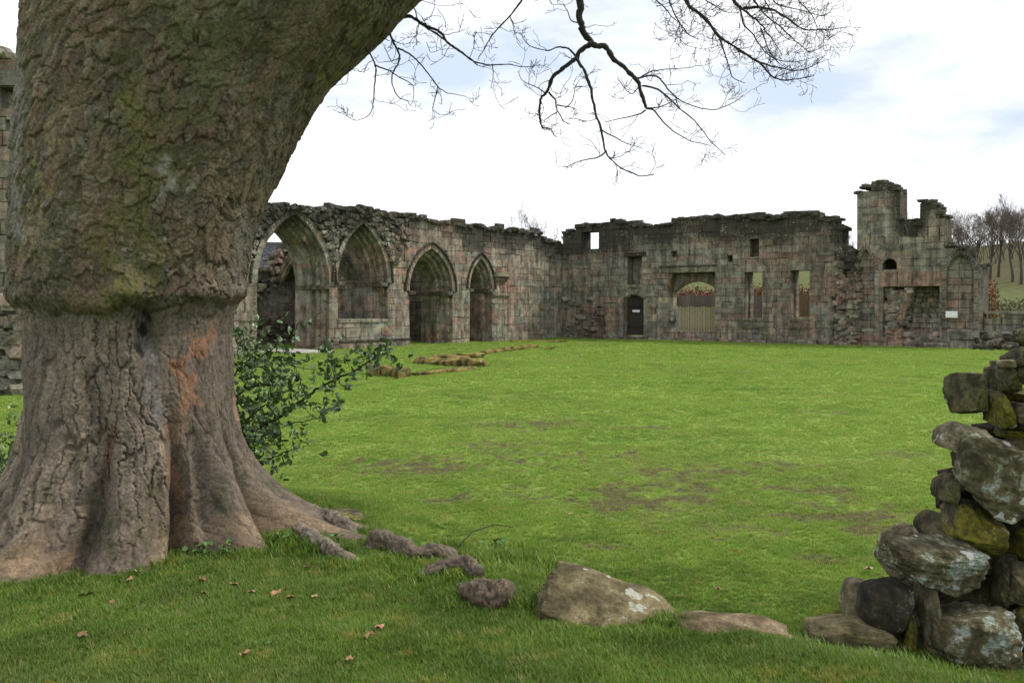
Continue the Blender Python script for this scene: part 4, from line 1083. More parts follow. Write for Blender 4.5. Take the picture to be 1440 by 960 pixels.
    rel_lo = .015 * (cr3 - 1) * (.35 + flk) + .012 * (hid - .5) * flk + .012 * fbm(uu * 11, Zg * 4, 0, 63, 4, .65) + .008 * (cr - 1) * sstep(.9, .2, Zg) + .010 * (cid - .5) * sstep(.9, .2, Zg) + .0016 * rip + .005 * (cr2 - 1) * flk + .003 * (gid - .5)
    rough = fbm(uu * 24, Zg * 16, 0, 26, 4, .7)
    rel = rel_up * up + rel_lo * (1 - up) + .0035 * rough + .012 * edge * up * (hid - .4)
    tot = add + rel
    X = CX + (A * np.sin(PH) * ELx + B * np.cos(PH) * FX) + tot * (np.sin(PH) * ELx + np.cos(PH) * FX)
    Y = YC + (A * np.sin(PH) * ELy + B * np.cos(PH) * FY) + tot * (np.sin(PH) * ELy + np.cos(PH) * FY)
    Zf = Zg + 0 * X
    # roots dive as they run out
    # colour
    def L(*c): return np.array(c)[None, None, :]
    n1 = (fbm(uu * 4, Zg * 3, 0, 27, 4) * .5 + .5)[..., None]; n2 = (fbm(uu * 9, Zg * 7, 0, 28, 4) * .5 + .5)[..., None]
    cup = L(.150, .112, .078) * (1 - sstep(.35, .65, n1)) + L(.105, .088, .058) * sstep(.35, .65, n1)
    cup = cup * (.66 + .42 * cid + .34 * gid * (1.1 - vis) + .2 * lid)[..., None]
    for c_, sd_ in (((.20, .13, .095), 84), ((.10, .10, .055), 85), ((.21, .185, .15), 86)):
        q_ = (sstep(.15, .5, fbm(uu * 5, Zg * 3.4, 0, sd_, 4)) * (.5 + .5 * (hid > .4)))[..., None]; cup = cup * (1 - q_ * .6) + L(*c_) * q_ * .6 
    moss = sstep(.62, .76, n2 * .6 + n1 * .4 + .10 * np.exp(-((deg + 5) / 30) ** 2)[..., None]); cup = cup * (1 - moss * .4) + L(.125, .115, .04) * moss * .4
    red = sstep(.62, .8, 1 - n2); cup = cup * (1 - red * .3) + L(.17, .12, .085) * red * .3
    cup = cup * np.array((.82, .79, .74))[None, None, :]
    fl = (sstep(.58, .68, fbm(uu * 26, Zg * 18, 0, 81, 3) * .5 + .5) * sstep(-.1, .35, fbm(uu * 1.7 + 4, Zg * 1.3, 0, 82, 3)))[..., None] * .9; cup = cup * (1 - fl * .6) + L(.24, .20, .07) * fl * .6
    tp = (sstep(.72, .9, cid) * sstep(.45, .6, n2[..., 0]))[..., None]; cup = cup * (1 - tp * .4) + L(.22, .165, .115) * tp * .4
    gry = sstep(.86, .95, gid)[..., None]; cup = cup * (1 - gry * .3) + L(.24, .23, .20) * gry * .3
    clo = L(.215, .175, .135) * (1 - n1) + L(.15, .125, .10) * n1
    clo = clo * (.72 + .35 * hid * (.4 + flk) + .3 * gid * flk + .1 * cid)[..., None]
    lowd = sstep(.75, .2, Zg)[..., None]
    clo = clo * (1 - lowd * .45) + L(.15, .12, .085) * lowd * .45
    alg = (sstep(.50, .66, n2) * sstep(1.2, .5, Zg[..., None]))
    clo = clo * (1 - alg * .55) + L(.07, .075, .035) * alg * .55
    tan = sstep(.60, .75, 1 - n1 + .1 * (lowd)) * sstep(.55, .15, Zg)[..., None]; clo = clo * (1 - .5 * tan) + L(.30, .21, .12) * .5 * tan
    clo = clo * np.array((.92, .87, .84))[None, None, :]
    col = cup * up[..., None] + clo * (1 - up[..., None])
    ck = (cr * up + (.4 + .6 * cr3) * (1 - up))[..., None]; col = col * (.32 + .68 * ck)
    col = col * (.8 + .2 * cr2[..., None])
    # stains and bare patches at their place on the stem
    qx = 720 + F * X / Y; qy = HOR + F * (CZ - Zf) / Y
    def blob(pts, rad, soft=.5, ns=10, sc=.045):
        d = np.full(X.shape, 1e9)
        for (x0, y0), (x1, y1) in zip(pts[:-1], pts[1:]):
            vx, vy = x1 - x0, y1 - y0; tt = np.clip(((qx - x0) * vx + (qy - y0) * vy) / (vx * vx + vy * vy + 1e-6), 0, 1)
            d = np.minimum(d, np.hypot(qx - x0 - tt * vx, qy - y0 - tt * vy))
        d = d + ns * fbm(qx * sc, qy * sc * .7, 0, 33, 4)
        return (sstep(rad, rad * soft, d) * (np.abs(deg) < 100))[..., None]
    def paint(c, m, amt):
        nonlocal col
        col = col * (1 - m * amt) + L(*c) * m * amt
    paint((.27, .125, .065), blob([(288, 470), (275, 500), (250, 520), (262, 545), (268, 560)], 17, .2, 26, .07), .68)
    paint((.26, .14, .08), blob([(238, 600), (236, 650), (250, 700)], 12, .2, 18, .07), .5)
    paint((.26, .15, .09), blob([(245, 620), (262, 560)], 16, .2, 12), .5)
    paint((.17, .16, .155), blob([(205, 480), (215, 560), (228, 600)], 16, .3, 10), .5)
    paint((.05, .042, .032), blob([(125, 520), (135, 570), (130, 640), (120, 700)], 12, .2, 14), .6)
    paint((.10, .05, .03), blob([(160, 600), (148, 660), (146, 700)], 7, .2, 6), .7)
    paint((.012, .011, .009), blob([(200, 438), (203, 470), (196, 490)], 10, .1, 14, .08), .93)
    paint((.17, .145, .03), blob([(165, 408), (192, 416)], 15, .1, 26, .09), .55)
    paint((.12, .11, .03), blob([(200, 150), (190, 260), (170, 340), (185, 400)], 42, .1, 70, .05), .6)
    paint((.10, .105, .045), blob([(250, 30), (320, 60), (260, 140)], 46, .1, 70, .05), .55)
    paint((.24, .235, .21), blob([(232, 230), (238, 262)], 12, .2, 18, .09), .6)
    paint((.25, .21, .12), blob([(74, 346), (82, 340)], 9, .3, 8, .1), .6)
    paint((.22, .205, .19), blob([(25, 60), (20, 200), (25, 330)], 13, .1, 16, .06), .5)
    paint((.21, .18, .15), blob([(345, 290), (335, 360), (330, 400)], 16, .1, 24, .06), .5)
    paint((.33, .22, .13), blob([(20, 800), (60, 800), (100, 780)], 22, .2, 16), .45)
    paint((.33, .24, .15), blob([(225, 790), (235, 760)], 20, .2, 14), .5)
    paint((.30, .18, .12), blob([(332, 560), (334, 590)], 6, .3, 4), .8)
    col = col * (.9 + .2 * hash3(np.floor(uu * 300), np.floor(Zg * 300), uu * 0, 4))[..., None]
    V = np.stack([X, Y, Zf], -1).reshape(-1, 3) - TC
    i = np.arange(NZ * NP).reshape(NZ, NP); j = np.roll(i, -1, 1)
    Fc = np.stack([i[:-1], i[1:], j[1:], j[:-1]], -1).reshape(-1, 4)
    C = np.concatenate([np.clip(col, .003, 1), np.ones(col.shape[:2] + (1,))], -1).reshape(-1, 4)
    mkobj('trunk', mkmesh('trunk', V, Fc, C, True), M_BARK, TREE)
trunk()
def bark_tube(name, pts, rad, parent, mat=None, nseg=60, sides=44, seed=1, amp=.12, col=(.15, .125, .10), sub=None, off=TC):
    """knobbly limb or root through the given centre points (world)"""
    pts = np.array(pts, float); rad = np.array(rad, float); t = np.linspace(0, len(pts) - 1, nseg); k = np.arange(len(pts))
    def cr(a):
        o = np.array([np.interp(t, k, a[:, c]) for c in range(a.shape[1])]).T
        for _ in range(max(1, nseg // 16)):
            o[1:-1] = (o[:-2] + o[1:-1] * 2 + o[2:]) / 4
        return o
    p = cr(pts); r_ = cr(rad[:, None])[:, 0]
    V, Fc = tube(p, r_, sides)
    n = fbm(V[:, 0] * 6, V[:, 1] * 6, V[:, 2] * 6, seed, 4, .6); n2 = fbm(V[:, 0] * 25, V[:, 1] * 25, V[:, 2] * 25, seed + 3, 3, .6)
    cen = np.repeat(p, sides, 0); d = V - cen
    Ls = np.concatenate([[0], np.cumsum(np.linalg.norm(np.diff(p, axis=0), axis=1))]); lu = np.repeat(Ls, sides) / .05 + n * 1.2; av = np.tile(np.arange(sides) / sides, len(p)) * np.repeat(r_, sides) * 6.28 / .028 + n2
    a1, a2, aid, _ = voro(lu, av, seed); ac = sstep(0, .2, a2 - a1)
    V = cen + d * (1 + amp * 2.2 * n + amp * .9 * n2 + .09 * (ac - 1) + .10 * (aid - .5))[:, None]
    C = np.array(col)[None, :] * ((1 + .5 * n + .3 * n2) * (.55 + .45 * ac) * (.8 + .5 * aid))[:, None]
    return mkobj(name, mkmesh(name, V - off, Fc, np.clip(C, .01, 1), True), mat or M_BARK, parent)
bark_tube('limb', [P(520, -230, 5.8), P(640, -300, 5.95), P(820, -380, 6.3), P(1000, -450, 6.8), P(1300, -540, 7.4)], [.5, .48, .36, .28, .2], TREE, sides=20, nseg=40, amp=.05, col=(.1, .085, .06))
bark_tube('limb', [P(200, -260, 5.8), P(160, -450, 5.9), P(60, -800, 6.3), P(-100, -1300, 7)], [.75, .6, .42, .2], TREE, sides=20, nseg=40, amp=.05, col=(.1, .085, .06))
# surface roots
def gp(px, py, dz=0.):
    x, y, z = gz(px, py); return np.array([x, y, z + dz])
bark_tube('root', [gp(408, 752, .02), gp(435, 768, .045), gp(462, 780, .035), gp(492, 790, .0), gp(520, 800, -.06)], [.06, .06, .05, .04, .03], TREE, seed=3, col=(.15, .122, .092), nseg=140, amp=.26)
bark_tube('root', [gp(430, 740, .06), gp(458, 742, .07), gp(485, 750, .06), gp(503, 756, -.03)], [.08, .07, .05, .04], TREE, seed=4, col=(.14, .115, .088), nseg=120, amp=.26)
bark_tube('root', [gp(515, 775, -.03), gp(532, 772, .06), gp(560, 778, .06), gp(582, 790, .045), gp(610, 788, .05), gp(636, 790, .03)], [.04, .065, .06, .055, .055, .045], TREE, seed=5, col=(.12, .095, .065), amp=.28, nseg=110)
bark_tube('root', [gp(548, 780, .0), gp(566, 792, .0), gp(574, 800, -.03)], [.03, .028, .02], TREE, seed=6, col=(.15, .12, .085), nseg=20, amp=.2)
bark_tube('root', [gp(588, 815, .0), gp(606, 815, .05), gp(632, 810, .055), gp(655, 808, .06), gp(672, 815, .02)], [.04, .05, .05, .055, .045], TREE, seed=7, col=(.11, .085, .06), amp=.3, nseg=90)
bark_tube('root', [gp(650, 842, .03), gp(670, 846, .06), gp(695, 852, .065), gp(718, 855, .055)], [.045, .062, .068, .06], TREE, seed=8, col=(.10, .075, .05), amp=.35)

# ---- hanging boughs and their twigs, traced one by one
BR = [
 ('m0', 7.0, [(770, -330), (790, -200), (806, -90), (814, 0), (816, 30), (822, 45), (832, 62)], 6.5, 4.6),
 ('m1', 7.0, [(832, 62), (850, 65), (862, 80), (880, 97), (893, 110), (898, 120), (903, 138), (908, 152)], 4.2, 2.2),
 ('m1a', 7.1, [(893, 110), (910, 107), (925, 107), (935, 120), (950, 138), (965, 145), (985, 153), (1005, 155), (1030, 145), (1045, 135)], 1.5, .5),
 ('m1b', 6.9, [(903, 121), (925, 125), (940, 138), (958, 155), (977, 170), (992, 190), (1005, 205), (1020, 218)], 1.6, .5),
 ('m1c', 7.0, [(908, 152), (920, 155), (935, 175), (950, 187), (975, 200), (1000, 205)], 1.5, .5),
 ('m1d', 7.0, [(908, 152), (925, 152), (940, 145), (955, 138)], 1.2, .5), ('m1e', 6.8, [(908, 155), (895, 163), (870, 167), (850, 172)], 1.3, .4),
 ('m1f', 7.2, [(896, 112), (915, 100), (940, 97), (965, 96), (985, 92)], 1.0, .4), ('m1g', 6.9, [(898, 122), (890, 133), (880, 128), (868, 108)], 1.0, .4),
 ('m2', 7.0, [(832, 62), (820, 68), (810, 82), (790, 97), (776, 110), (770, 128), (760, 138), (758, 150), (760, 170), (762, 180), (775, 182), (783, 193)], 4.0, .6),
 ('m2a', 7.0, [(772, 130), (782, 142), (783, 155), (793, 172), (802, 175)], 1.6, .6), ('m2g', 7.0, [(783, 148), (800, 150), (812, 155)], 1.2, .5),
 ('m2h', 6.9, [(795, 152), (805, 143), (808, 125), (815, 112)], .9, .4), ('m2i', 7.0, [(783, 158), (773, 163), (765, 170)], 1.0, .5),
 ('m2b', 6.9, [(810, 82), (822, 100), (832, 125), (836, 155), (845, 180), (850, 205), (853, 220), (875, 238), (900, 248), (920, 245)], 2.8, .6),
 ('m2c', 6.9, [(845, 183), (865, 193), (880, 202), (905, 209)], 1.2, .4), ('m2d', 6.9, [(853, 212), (842, 222), (820, 225), (795, 235)], 1.4, .5),
 ('m2e', 7.1, [(810, 80), (800, 68), (785, 65), (770, 72), (745, 65), (735, 55)], 1.8, .4), ('m2f', 7.1, [(768, 132), (750, 120), (735, 115), (728, 100)], .9, .4),
 ('b0', 6.2, [(470, -60), (500, 0), (543, 30)], 3, 3),
 ('b1', 6.2, [(535, 32), (555, 27), (577, 22), (588, 30), (600, 36), (618, 45), (630, 62), (650, 75), (665, 87), (690, 92), (715, 91), (740, 94), (762, 92)], 3.2, .4),
 ('b1b', 6.3, [(586, 28), (605, 43), (625, 55), (640, 68), (660, 82), (672, 92)], 1.8, .9),
 ('b1c', 6.1, [(543, 28), (548, 45), (553, 60), (562, 75), (560, 92), (550, 105), (552, 122), (560, 137), (572, 142), (580, 150)], 2.0, .4),
 ('b1d', 6.1, [(560, 68), (575, 75), (590, 88), (605, 108), (616, 122), (625, 130), (640, 133), (655, 136)], 1.4, .4),
 ('b1e', 6.1, [(616, 122), (612, 140), (608, 155), (620, 162)], .9, .4),
 ('b2', 5.9, [(505, 58), (520, 75), (528, 92), (528, 110), (525, 140), (523, 158), (515, 165), (500, 171), (487, 163)], 1.6, .3),
 ('b2b', 5.9, [(528, 92), (545, 98), (560, 108), (575, 115), (582, 122), (582, 140), (577, 148)], 1.2, .3),
 ('b2c', 5.9, [(512, 55), (507, 75), (495, 85), (490, 100), (489, 118), (470, 120)], 1.1, .3), ('b2d', 6.0, [(520, 45), (535, 52), (548, 58)], 1.6, .5),
 ('b3', 6.6, [(760, -60), (735, 0), (720, 20), (705, 35), (692, 50), (682, 68), (672, 85)], 1.6, .6), ('b4', 6.0, [(560, -30), (573, 0), (583, 12), (587, 27)], 1.2, .8),
 ('b5', 6.3, [(580, -10), (595, 2), (615, 8), (640, 8)], .5, .3), ('b6', 6.3, [(627, 40), (626, 28), (615, 12)], .6, .3), ('b7', 6.3, [(692, 90), (694, 105), (690, 126)], .9, .3),
 ('b8', 6.3, [(660, 82), (668, 60), (665, 45), (690, 48)], .5, .3), ('b9', 6.3, [(600, 60), (605, 75), (620, 70), (640, 68)], .5, .3),
 ('c0', 7.4, [(920, -300), (945, -60), (963, 0), (970, 10), (985, 20), (1000, 38), (1012, 53), (1030, 65), (1050, 77), (1068, 88), (1080, 103), (1095, 112), (1105, 114), (1120, 112), (1145, 106)], 3.4, .6),
 ('c0b', 7.4, [(1065, 87), (1085, 93), (1105, 98), (1125, 100), (1145, 92), (1163, 76)], 1.6, .4), ('c1', 7.3, [(1012, 55), (1018, 72), (1025, 95), (1030, 110), (1048, 117)], 1.4, .5),
 ('c2', 7.5, [(1000, -180), (1030, 0), (1045, 15), (1060, 25), (1070, 35), (1082, 50), (1100, 78)], 2.6, .5), ('c3', 7.6, [(1045, 12), (1065, 10), (1090, 15), (1110, 28), (1130, 42), (1150, 42), (1175, 42), (1192, 37)], 2.2, .4),
 ('c4', 7.3, [(1030, -100), (1058, 0), (1075, 20), (1100, 40), (1120, 60), (1140, 75), (1163, 62)], 1.8, .4), ('c5', 7.3, [(930, -80), (940, 0), (948, 20), (957, 35), (970, 50), (982, 56)], 1.4, .5),
 ('c6', 7.3, [(900, -90), (920, 0), (935, 10), (945, 25), (957, 33), (950, 48), (965, 65), (992, 70)], 1.3, .3), ('c7', 7.5, [(1060, -100), (1085, 0), (1100, 10), (1130, 15), (1160, 25), (1170, 12)], 1.4, .4),
 ('c8', 7.4, [(1070, 40), (1080, 70), (1095, 90), (1110, 97)], 1.2, .4), ('c9', 7.4, [(980, -60), (990, 0), (1005, 8), (1020, 18), (1040, 18)], 1.2, .4),
 ('d1', 7.5, [(1050, -50), (1075, 0), (1085, 18), (1090, 40), (1105, 55), (1130, 62)], 1.2, .4), ('d2', 7.5, [(1100, -80), (1120, 0), (1140, 18), (1150, 40), (1145, 58)], 1.2, .4), ('d3', 7.5, [(1040, 12), (1045, 35), (1060, 50), (1072, 70), (1090, 84), (1120, 88), (1148, 80)], 1.4, .4),
 ('m9', 6.9, [(813, 32), (803, 30), (798, 15), (792, 7)], 1.1, .5)]
def boughs():
    rs = np.random.RandomState(77)
    grp = {}
    thin = Buf()
    def twig(p, d, L, r, lev):
        n = 4; pts = [p]; rad = [r]; dd = d.copy()
        for i in range(n):
            dd = dd + rs.normal(size=3) * .32; dd[2] += .10; dd[1] *= .8; dd /= np.linalg.norm(dd); p = p + dd * L / n; pts.append(p); rad.append(max(r * (1 - .5 * (i + 1) / n), .0016))
        rad[-1] *= 1.5                                        # bud
        V, Fc = tube(pts, rad, 3, False); thin.add(V, Fc, (.04, .034, .026))
        if lev < 2:
            for k in range(rs.randint(1, 4)):
                i = rs.randint(1, n + 1); a = rs.normal(size=3); a -= dd * (a @ dd); a /= np.linalg.norm(a)
                nd = dd * .75 + a * .65; twig(pts[i], nd / np.linalg.norm(nd), L * rs.uniform(.4, .75), max(r * .7, .0013), lev + 1)
    for name, Y, pl, r0, r1 in BR:
        pl = np.array(pl, float); m = len(pl); nn = (m - 1) * 5 + 1; t = np.linspace(0, m - 1, nn); k = np.arange(m)
        q = np.stack([np.interp(t, k, pl[:, 0]), np.interp(t, k, pl[:, 1])], 1)
        for _ in range(2): q[1:-1] = (q[:-2] + 2 * q[1:-1] + q[2:]) / 4
        L = np.linalg.norm(np.diff(q, axis=0), axis=1).sum(); wv = min(1.6, .25 + r0 * .25)
        s = rs.uniform(0, 99); q[1:-1] += wv * np.stack([fbm(t[1:-1] * 2.1, 0 * t[1:-1] + s, 0, 5, 3), fbm(t[1:-1] * 2.1, 0 * t[1:-1] + s + 9, 0, 6, 3)], 1) * 2
        dY = np.linspace(0, 1, nn) * rs.uniform(-.25, .25) * (L / 200)
        pts = np.array([P(a, b, Y + e) for (a, b), e in zip(q, dY)]); px = Y / F
        rad = (r0 + (r1 - r0) * np.linspace(0, 1, nn) ** .8) * px * (1 + .12 * rs.normal(size=nn) * (r0 > 1.5)); rad = np.maximum(rad, .0012)
        V, Fc = tube(pts, rad, 10 if r0 > 2 else 5)
        b = Buf(); b.add(V - TC, Fc, (.045, .038, .028)); b.build('branch', M_TWIG, TREE, True)
        dens = .030 if name[0] == 'b' else .045 if name[0] != 'c' and name[0] != 'd' else .10
        for _ in range(int(L * dens * (1.0 if r1 < .7 else .5)) + 1):
            i = rs.randint(int(nn * .15), nn); 
            if q[i][1] < -40: continue
            d = pts[min(i + 1, nn - 1)] - pts[i - 1]; d /= np.linalg.norm(d) + 1e-9; a = rs.normal(size=3); a[1] *= .6; a -= d * (a @ d); a /= np.linalg.norm(a)
            nd = d * .55 + a * .8; twig(pts[i], nd / np.linalg.norm(nd), rs.uniform(.06, .22), max(min(rad[i] * .55, .0036), .0018), 0)
    o = thin.build('twigs', M_TWIG, TREE, kind='stuff'); o.location = -Vector(TC)
boughs()

# ================================================================== HOLLY
def leaf_mesh(name, n=5, spiky=True):
    """small holly leaf, folded along the midrib with a scalloped edge"""
    V = [(0, 0, 0)]; 
    ys = np.linspace(0, 1, 2 * n + 1)
    mid = []; lf = []; rt = []
    for i, y in enumerate(ys):
        wd = .30 * math.sin(math.pi * min(1, y * .94 + .04)) ** .8 * (1.18 if i % 2 else .82 if spiky else 1)
        mid.append((0, y, -.06 * math.sin(y * 3.1))); lf.append((-wd, y + (.02 if i % 2 else 0), .07 - .05 * y + (.03 if i % 2 else 0))); rt.append((wd, y + (.02 if i % 2 else 0), .07 - .05 * y + (.03 if i % 2 else 0)))
    V = mid + lf + rt; m = len(mid); Fc = []
    for i in range(m - 1):
        Fc += [(i, i + 1, m + i + 1, m + i), (i, 2 * m + i, 2 * m + i + 1, i + 1)]
    return np.array(V), Fc
def holly(label, polylines, Y, dens, seed, singles, parent_name='holly_bush', base=None):
    rs = np.random.RandomState(seed); LV, LF = leaf_mesh('leaf', 3)
    bx, by, bz = gz(*base); rt = empty(parent_name, (bx, by, bz), 0, label, 'bush'); off = np.array([bx, by, bz])
    cols = [(.07, .13, .035), (.10, .18, .05), (.155, .225, .075), (.055, .10, .03)]
    leaf_meshes = []
    for c in cols:
        me = mkmesh('leaf', LV, LF, np.tile(c, (len(LV), 1)), True); me.materials.append(M_LEAF); leaf_meshes.append(me)
    L = []
    for pl, r0, dn in polylines:
        pl = np.array(pl, float); m = len(pl); nn = (m - 1) * 6 + 1; t = np.linspace(0, m - 1, nn); k = np.arange(m)
        q = np.stack([np.interp(t, k, pl[:, 0]), np.interp(t, k, pl[:, 1])], 1); yy = Y + np.linspace(0, 1, nn) * rs.uniform(-.35, .35)
        pts = np.array([P(a, b, c) for (a, b), c in zip(q, yy)]) + rs.normal(size=(nn, 3)) * .006
        V, Fc = tube(pts, np.linspace(r0, r0 * .35, nn), 6); b = Buf(); b.add(V - off, Fc, (.06, .055, .03)); b.build('stem', M_WOODY, rt, True)
        Lp = np.linalg.norm(np.diff(pts, axis=0), axis=1).sum()
        for _ in range(int(Lp * dn * dens)):
            i = rs.randint(1, nn); tip = i / nn; a = rs.normal(size=3); a /= np.linalg.norm(a)
            tw = rs.uniform(.02, .17 if dn < 1.5 else .26); p = pts[i] + a * tw
            if rs.rand() < .22:
                V, Fc = tube([pts[i], (pts[i] + p) / 2 + rs.normal(size=3) * .01, p], [.004, .003, .002], 3, False); b2 = L_tw; b2.add(V - off, Fc, (.07, .08, .03))
            for _k in range(rs.randint(3, 6)):
                d = a * .6 + rs.normal(size=3) * .6 + np.array([0, 0, .25]); d /= np.linalg.norm(d); L.append((p + rs.normal(size=3) * .018, d, rs.uniform(.035, .062), rs.randint(4), rs.uniform(0, 6.28)))
    rs.shuffle(L) if False else None
    L.sort(key=lambda e: -e[2]); st = Buf()
    for i, (p, d, s, ci, tw) in enumerate(L):
        q = Vector(d).to_track_quat('Y', 'Z'); 
        from mathutils import Quaternion, Matrix
        q = q @ Quaternion((0, 1, 0), tw * .5)
        if i < singles:
            o = bpy.data.objects.new('leaf', leaf_meshes[ci]); COL.objects.link(o); o.parent = rt; o.location = Vector(p - off); o.rotation_mode = 'QUATERNION'; o.rotation_quaternion = q; o.scale = (s, s, s)
        else:
            Mx = np.array(q.to_matrix()); st.add((LV * s) @ Mx.T + p - off, LF, cols[ci])
    st.build('leaves', M_LEAF, rt, True, kind='stuff')
    return rt
L_tw = Buf()
HP = [([(300, 640), (345, 610), (390, 588), (420, 565), (450, 545), (480, 530), (510, 515), (532, 500)], .016, 1.0),
      ([(300, 560), (335, 520), (370, 500), (400, 478), (425, 452)], .008, .8), ([(310, 670), (345, 655), (380, 645), (410, 632), (434, 620)], .008, 1.1),
      ([(310, 590), (360, 592), (400, 597), (440, 590), (470, 575), (486, 560)], .007, 1.2), ([(330, 640), (350, 665), (372, 680), (392, 684)], .006, 1.5),
      ([(430, 562), (422, 535), (415, 515), (408, 505)], .005, 1.8), ([(470, 534), (468, 515), (462, 500)], .005, 2.4), ([(330, 560), (350, 545), (380, 535), (400, 545)], .008, 4.),
      ([(335, 600), (360, 580), (385, 560), (395, 530)], .008, 3.6), ([(335, 520), (350, 505), (365, 515), (385, 512)], .006, 2.8), ([(330, 500), (345, 480), (352, 470), (375, 462)], .006, 1.4),
      ([(332, 620), (350, 610), (372, 615), (390, 610)], .006, 3.4), ([(500, 522), (512, 505), (530, 498), (538, 492)], .004, 2.2), ([(330, 470), (340, 490), (352, 520)], .005, 1.5)]
hb = holly('glossy dark green holly bush growing behind the great tree, its right side', HP, 6.9, 27, 5, 290, base=(345, 668))
HL = [([(-60, 640), (-20, 625), (5, 610), (20, 608)], .008, 2.), ([(-60, 660), (-20, 655), (10, 645), (24, 636)], .008, 2.6), ([(-50, 690), (-15, 680), (8, 668), (18, 662)], .007, 2.2)]
hb2 = holly('sprig of holly leaves at the left edge of the photo beside the trunk', HL, 6.6, 30, 6, 60, base=(-30, 700))
o = L_tw.build('twigs', M_WOODY, hb); o['kind'] = 'stuff'

# ================================================================== LOOSE BOULDERS
def brock(label, name, seed, c, dims, rot, mat, nsub=26, group=None, cat='boulder', **kw):
    return tag(put_rock(name, seed, c, dims, rot, M_ROCKS[mat], None, nsub, **kw), label, cat, group)
G = 'loose boulders along the grass bank'
brock('largest boulder on the bank, olive stone spotted with white lichen, sloping to the right', 'boulder', 7, P(847, 880, 4.15) + np.array([0, .1, -.0]), (.76, .48, .30), (14, 14, -20), 'big', 60, G, pw=.62, cuts=12, rough=.07, fine=.05)
brock('low brown boulder with one round pale lichen patch, beside the largest boulder', 'boulder', 12, P(1034, 913, 3.95) + np.array([0, .08, -.005]), (.56, .34, .21), (4, 6, -8), 'brown', 50, G, pw=.6, cuts=5, rough=.07, fine=.03)
brock('low mossy block half buried behind the root of the great tree', 'boulder', 15, P(468, 738, 6.1) + np.array([0, .1, -.03]), (.36, .3, .2), (0, 3, 10), 'moss', 30, G, pw=.35, cuts=3)

# ================================================================== RUBBLE WALL at the right
RW = empty('rubble_wall', (1.85, 4.4, .12), 0, 'tumbledown rubble wall end of big lichened boulders at the right edge', 'wall')
RC = np.array([1.85, 4.4, .12])
ST = [ # x0,y0,x1,y1, depth Y, material, rotY, seed, squareness
 (1335, 527, 1381, 594, 4.55, 'dark', 4, 31, .5, .4), (1376, 512, 1434, 558, 4.5, 'dark', -3, 32, .6, .45), (1384, 506, 1426, 522, 4.5, 'pale', -4, 33, .5, .35), (1412, 489, 1462, 519, 4.45, 'dark', 0, 34, .6, .4), (1430, 462, 1485, 492, 4.5, 'dark', 0, 35, .6, .4),
 (1426, 512, 1490, 548, 4.35, 'dark', 3, 36, .55, .4), (1376, 552, 1412, 600, 4.45, 'moss', -5, 37, .55, .4), (1402, 567, 1480, 609, 4.38, 'dark', 3, 38, .6, .45), (1408, 545, 1470, 575, 4.55, 'moss', 3, 58, .6, .45),
 (1315, 597, 1395, 638, 4.4, 'pale', -2, 39, .45, .5), (1385, 598, 1480, 622, 4.45, 'moss', 2, 59, .45, .5), (1338, 615, 1500, 738, 4.2, 'teal', 9, 40, .42, .5), (1310, 666, 1346, 714, 4.42, 'dark', 5, 41, .55, .4),
 (1318, 708, 1420, 782, 4.32, 'moss', 3, 42, .5, .5), (1395, 722, 1500, 806, 4.3, 'moss', 4, 60, .5, .5), (1291, 712, 1328, 768, 4.5, 'dark', 24, 43, .6, .4), (1236, 738, 1297, 826, 4.55, 'pale', 6, 44, .5, .4),
 (1247, 763, 1394, 838, 4.12, 'teal', 5, 45, .42, .5), (1385, 790, 1410, 860, 4.2, 'dark', 0, 61, .5, .4), (1398, 795, 1480, 863, 4.12, 'dark', 0, 46, .35, .4), (1258, 860, 1294, 934, 4.15, 'moss', 8, 47, .6, .3),
 (1284, 832, 1325, 975, 4.12, 'pale', -2, 48, .4, .4), (1290, 805, 1430, 880, 4.5, 'dark', 2, 63, .5, .4), (1300, 846, 1428, 956, 4.02, 'teal', 1, 49, .32, .45), (1405, 858, 1500, 985, 4.05, 'moss', 0, 50, .35, .4), (1300, 952, 1420, 1010, 4.0, 'dark', 2, 51, .4, .45), (1330, 930, 1500, 1040, 4.1, 'dark', 2, 62, .4, .45)]
LAB = {40: 'largest stone, grey green lichen crust', 45: 'flat jutting slab with pale lichen', 49: 'square block with white lichen spots', 31: 'upright stone perched at the top left', 42: 'yellow mossed stone', 44: 'pale rounded stone'}
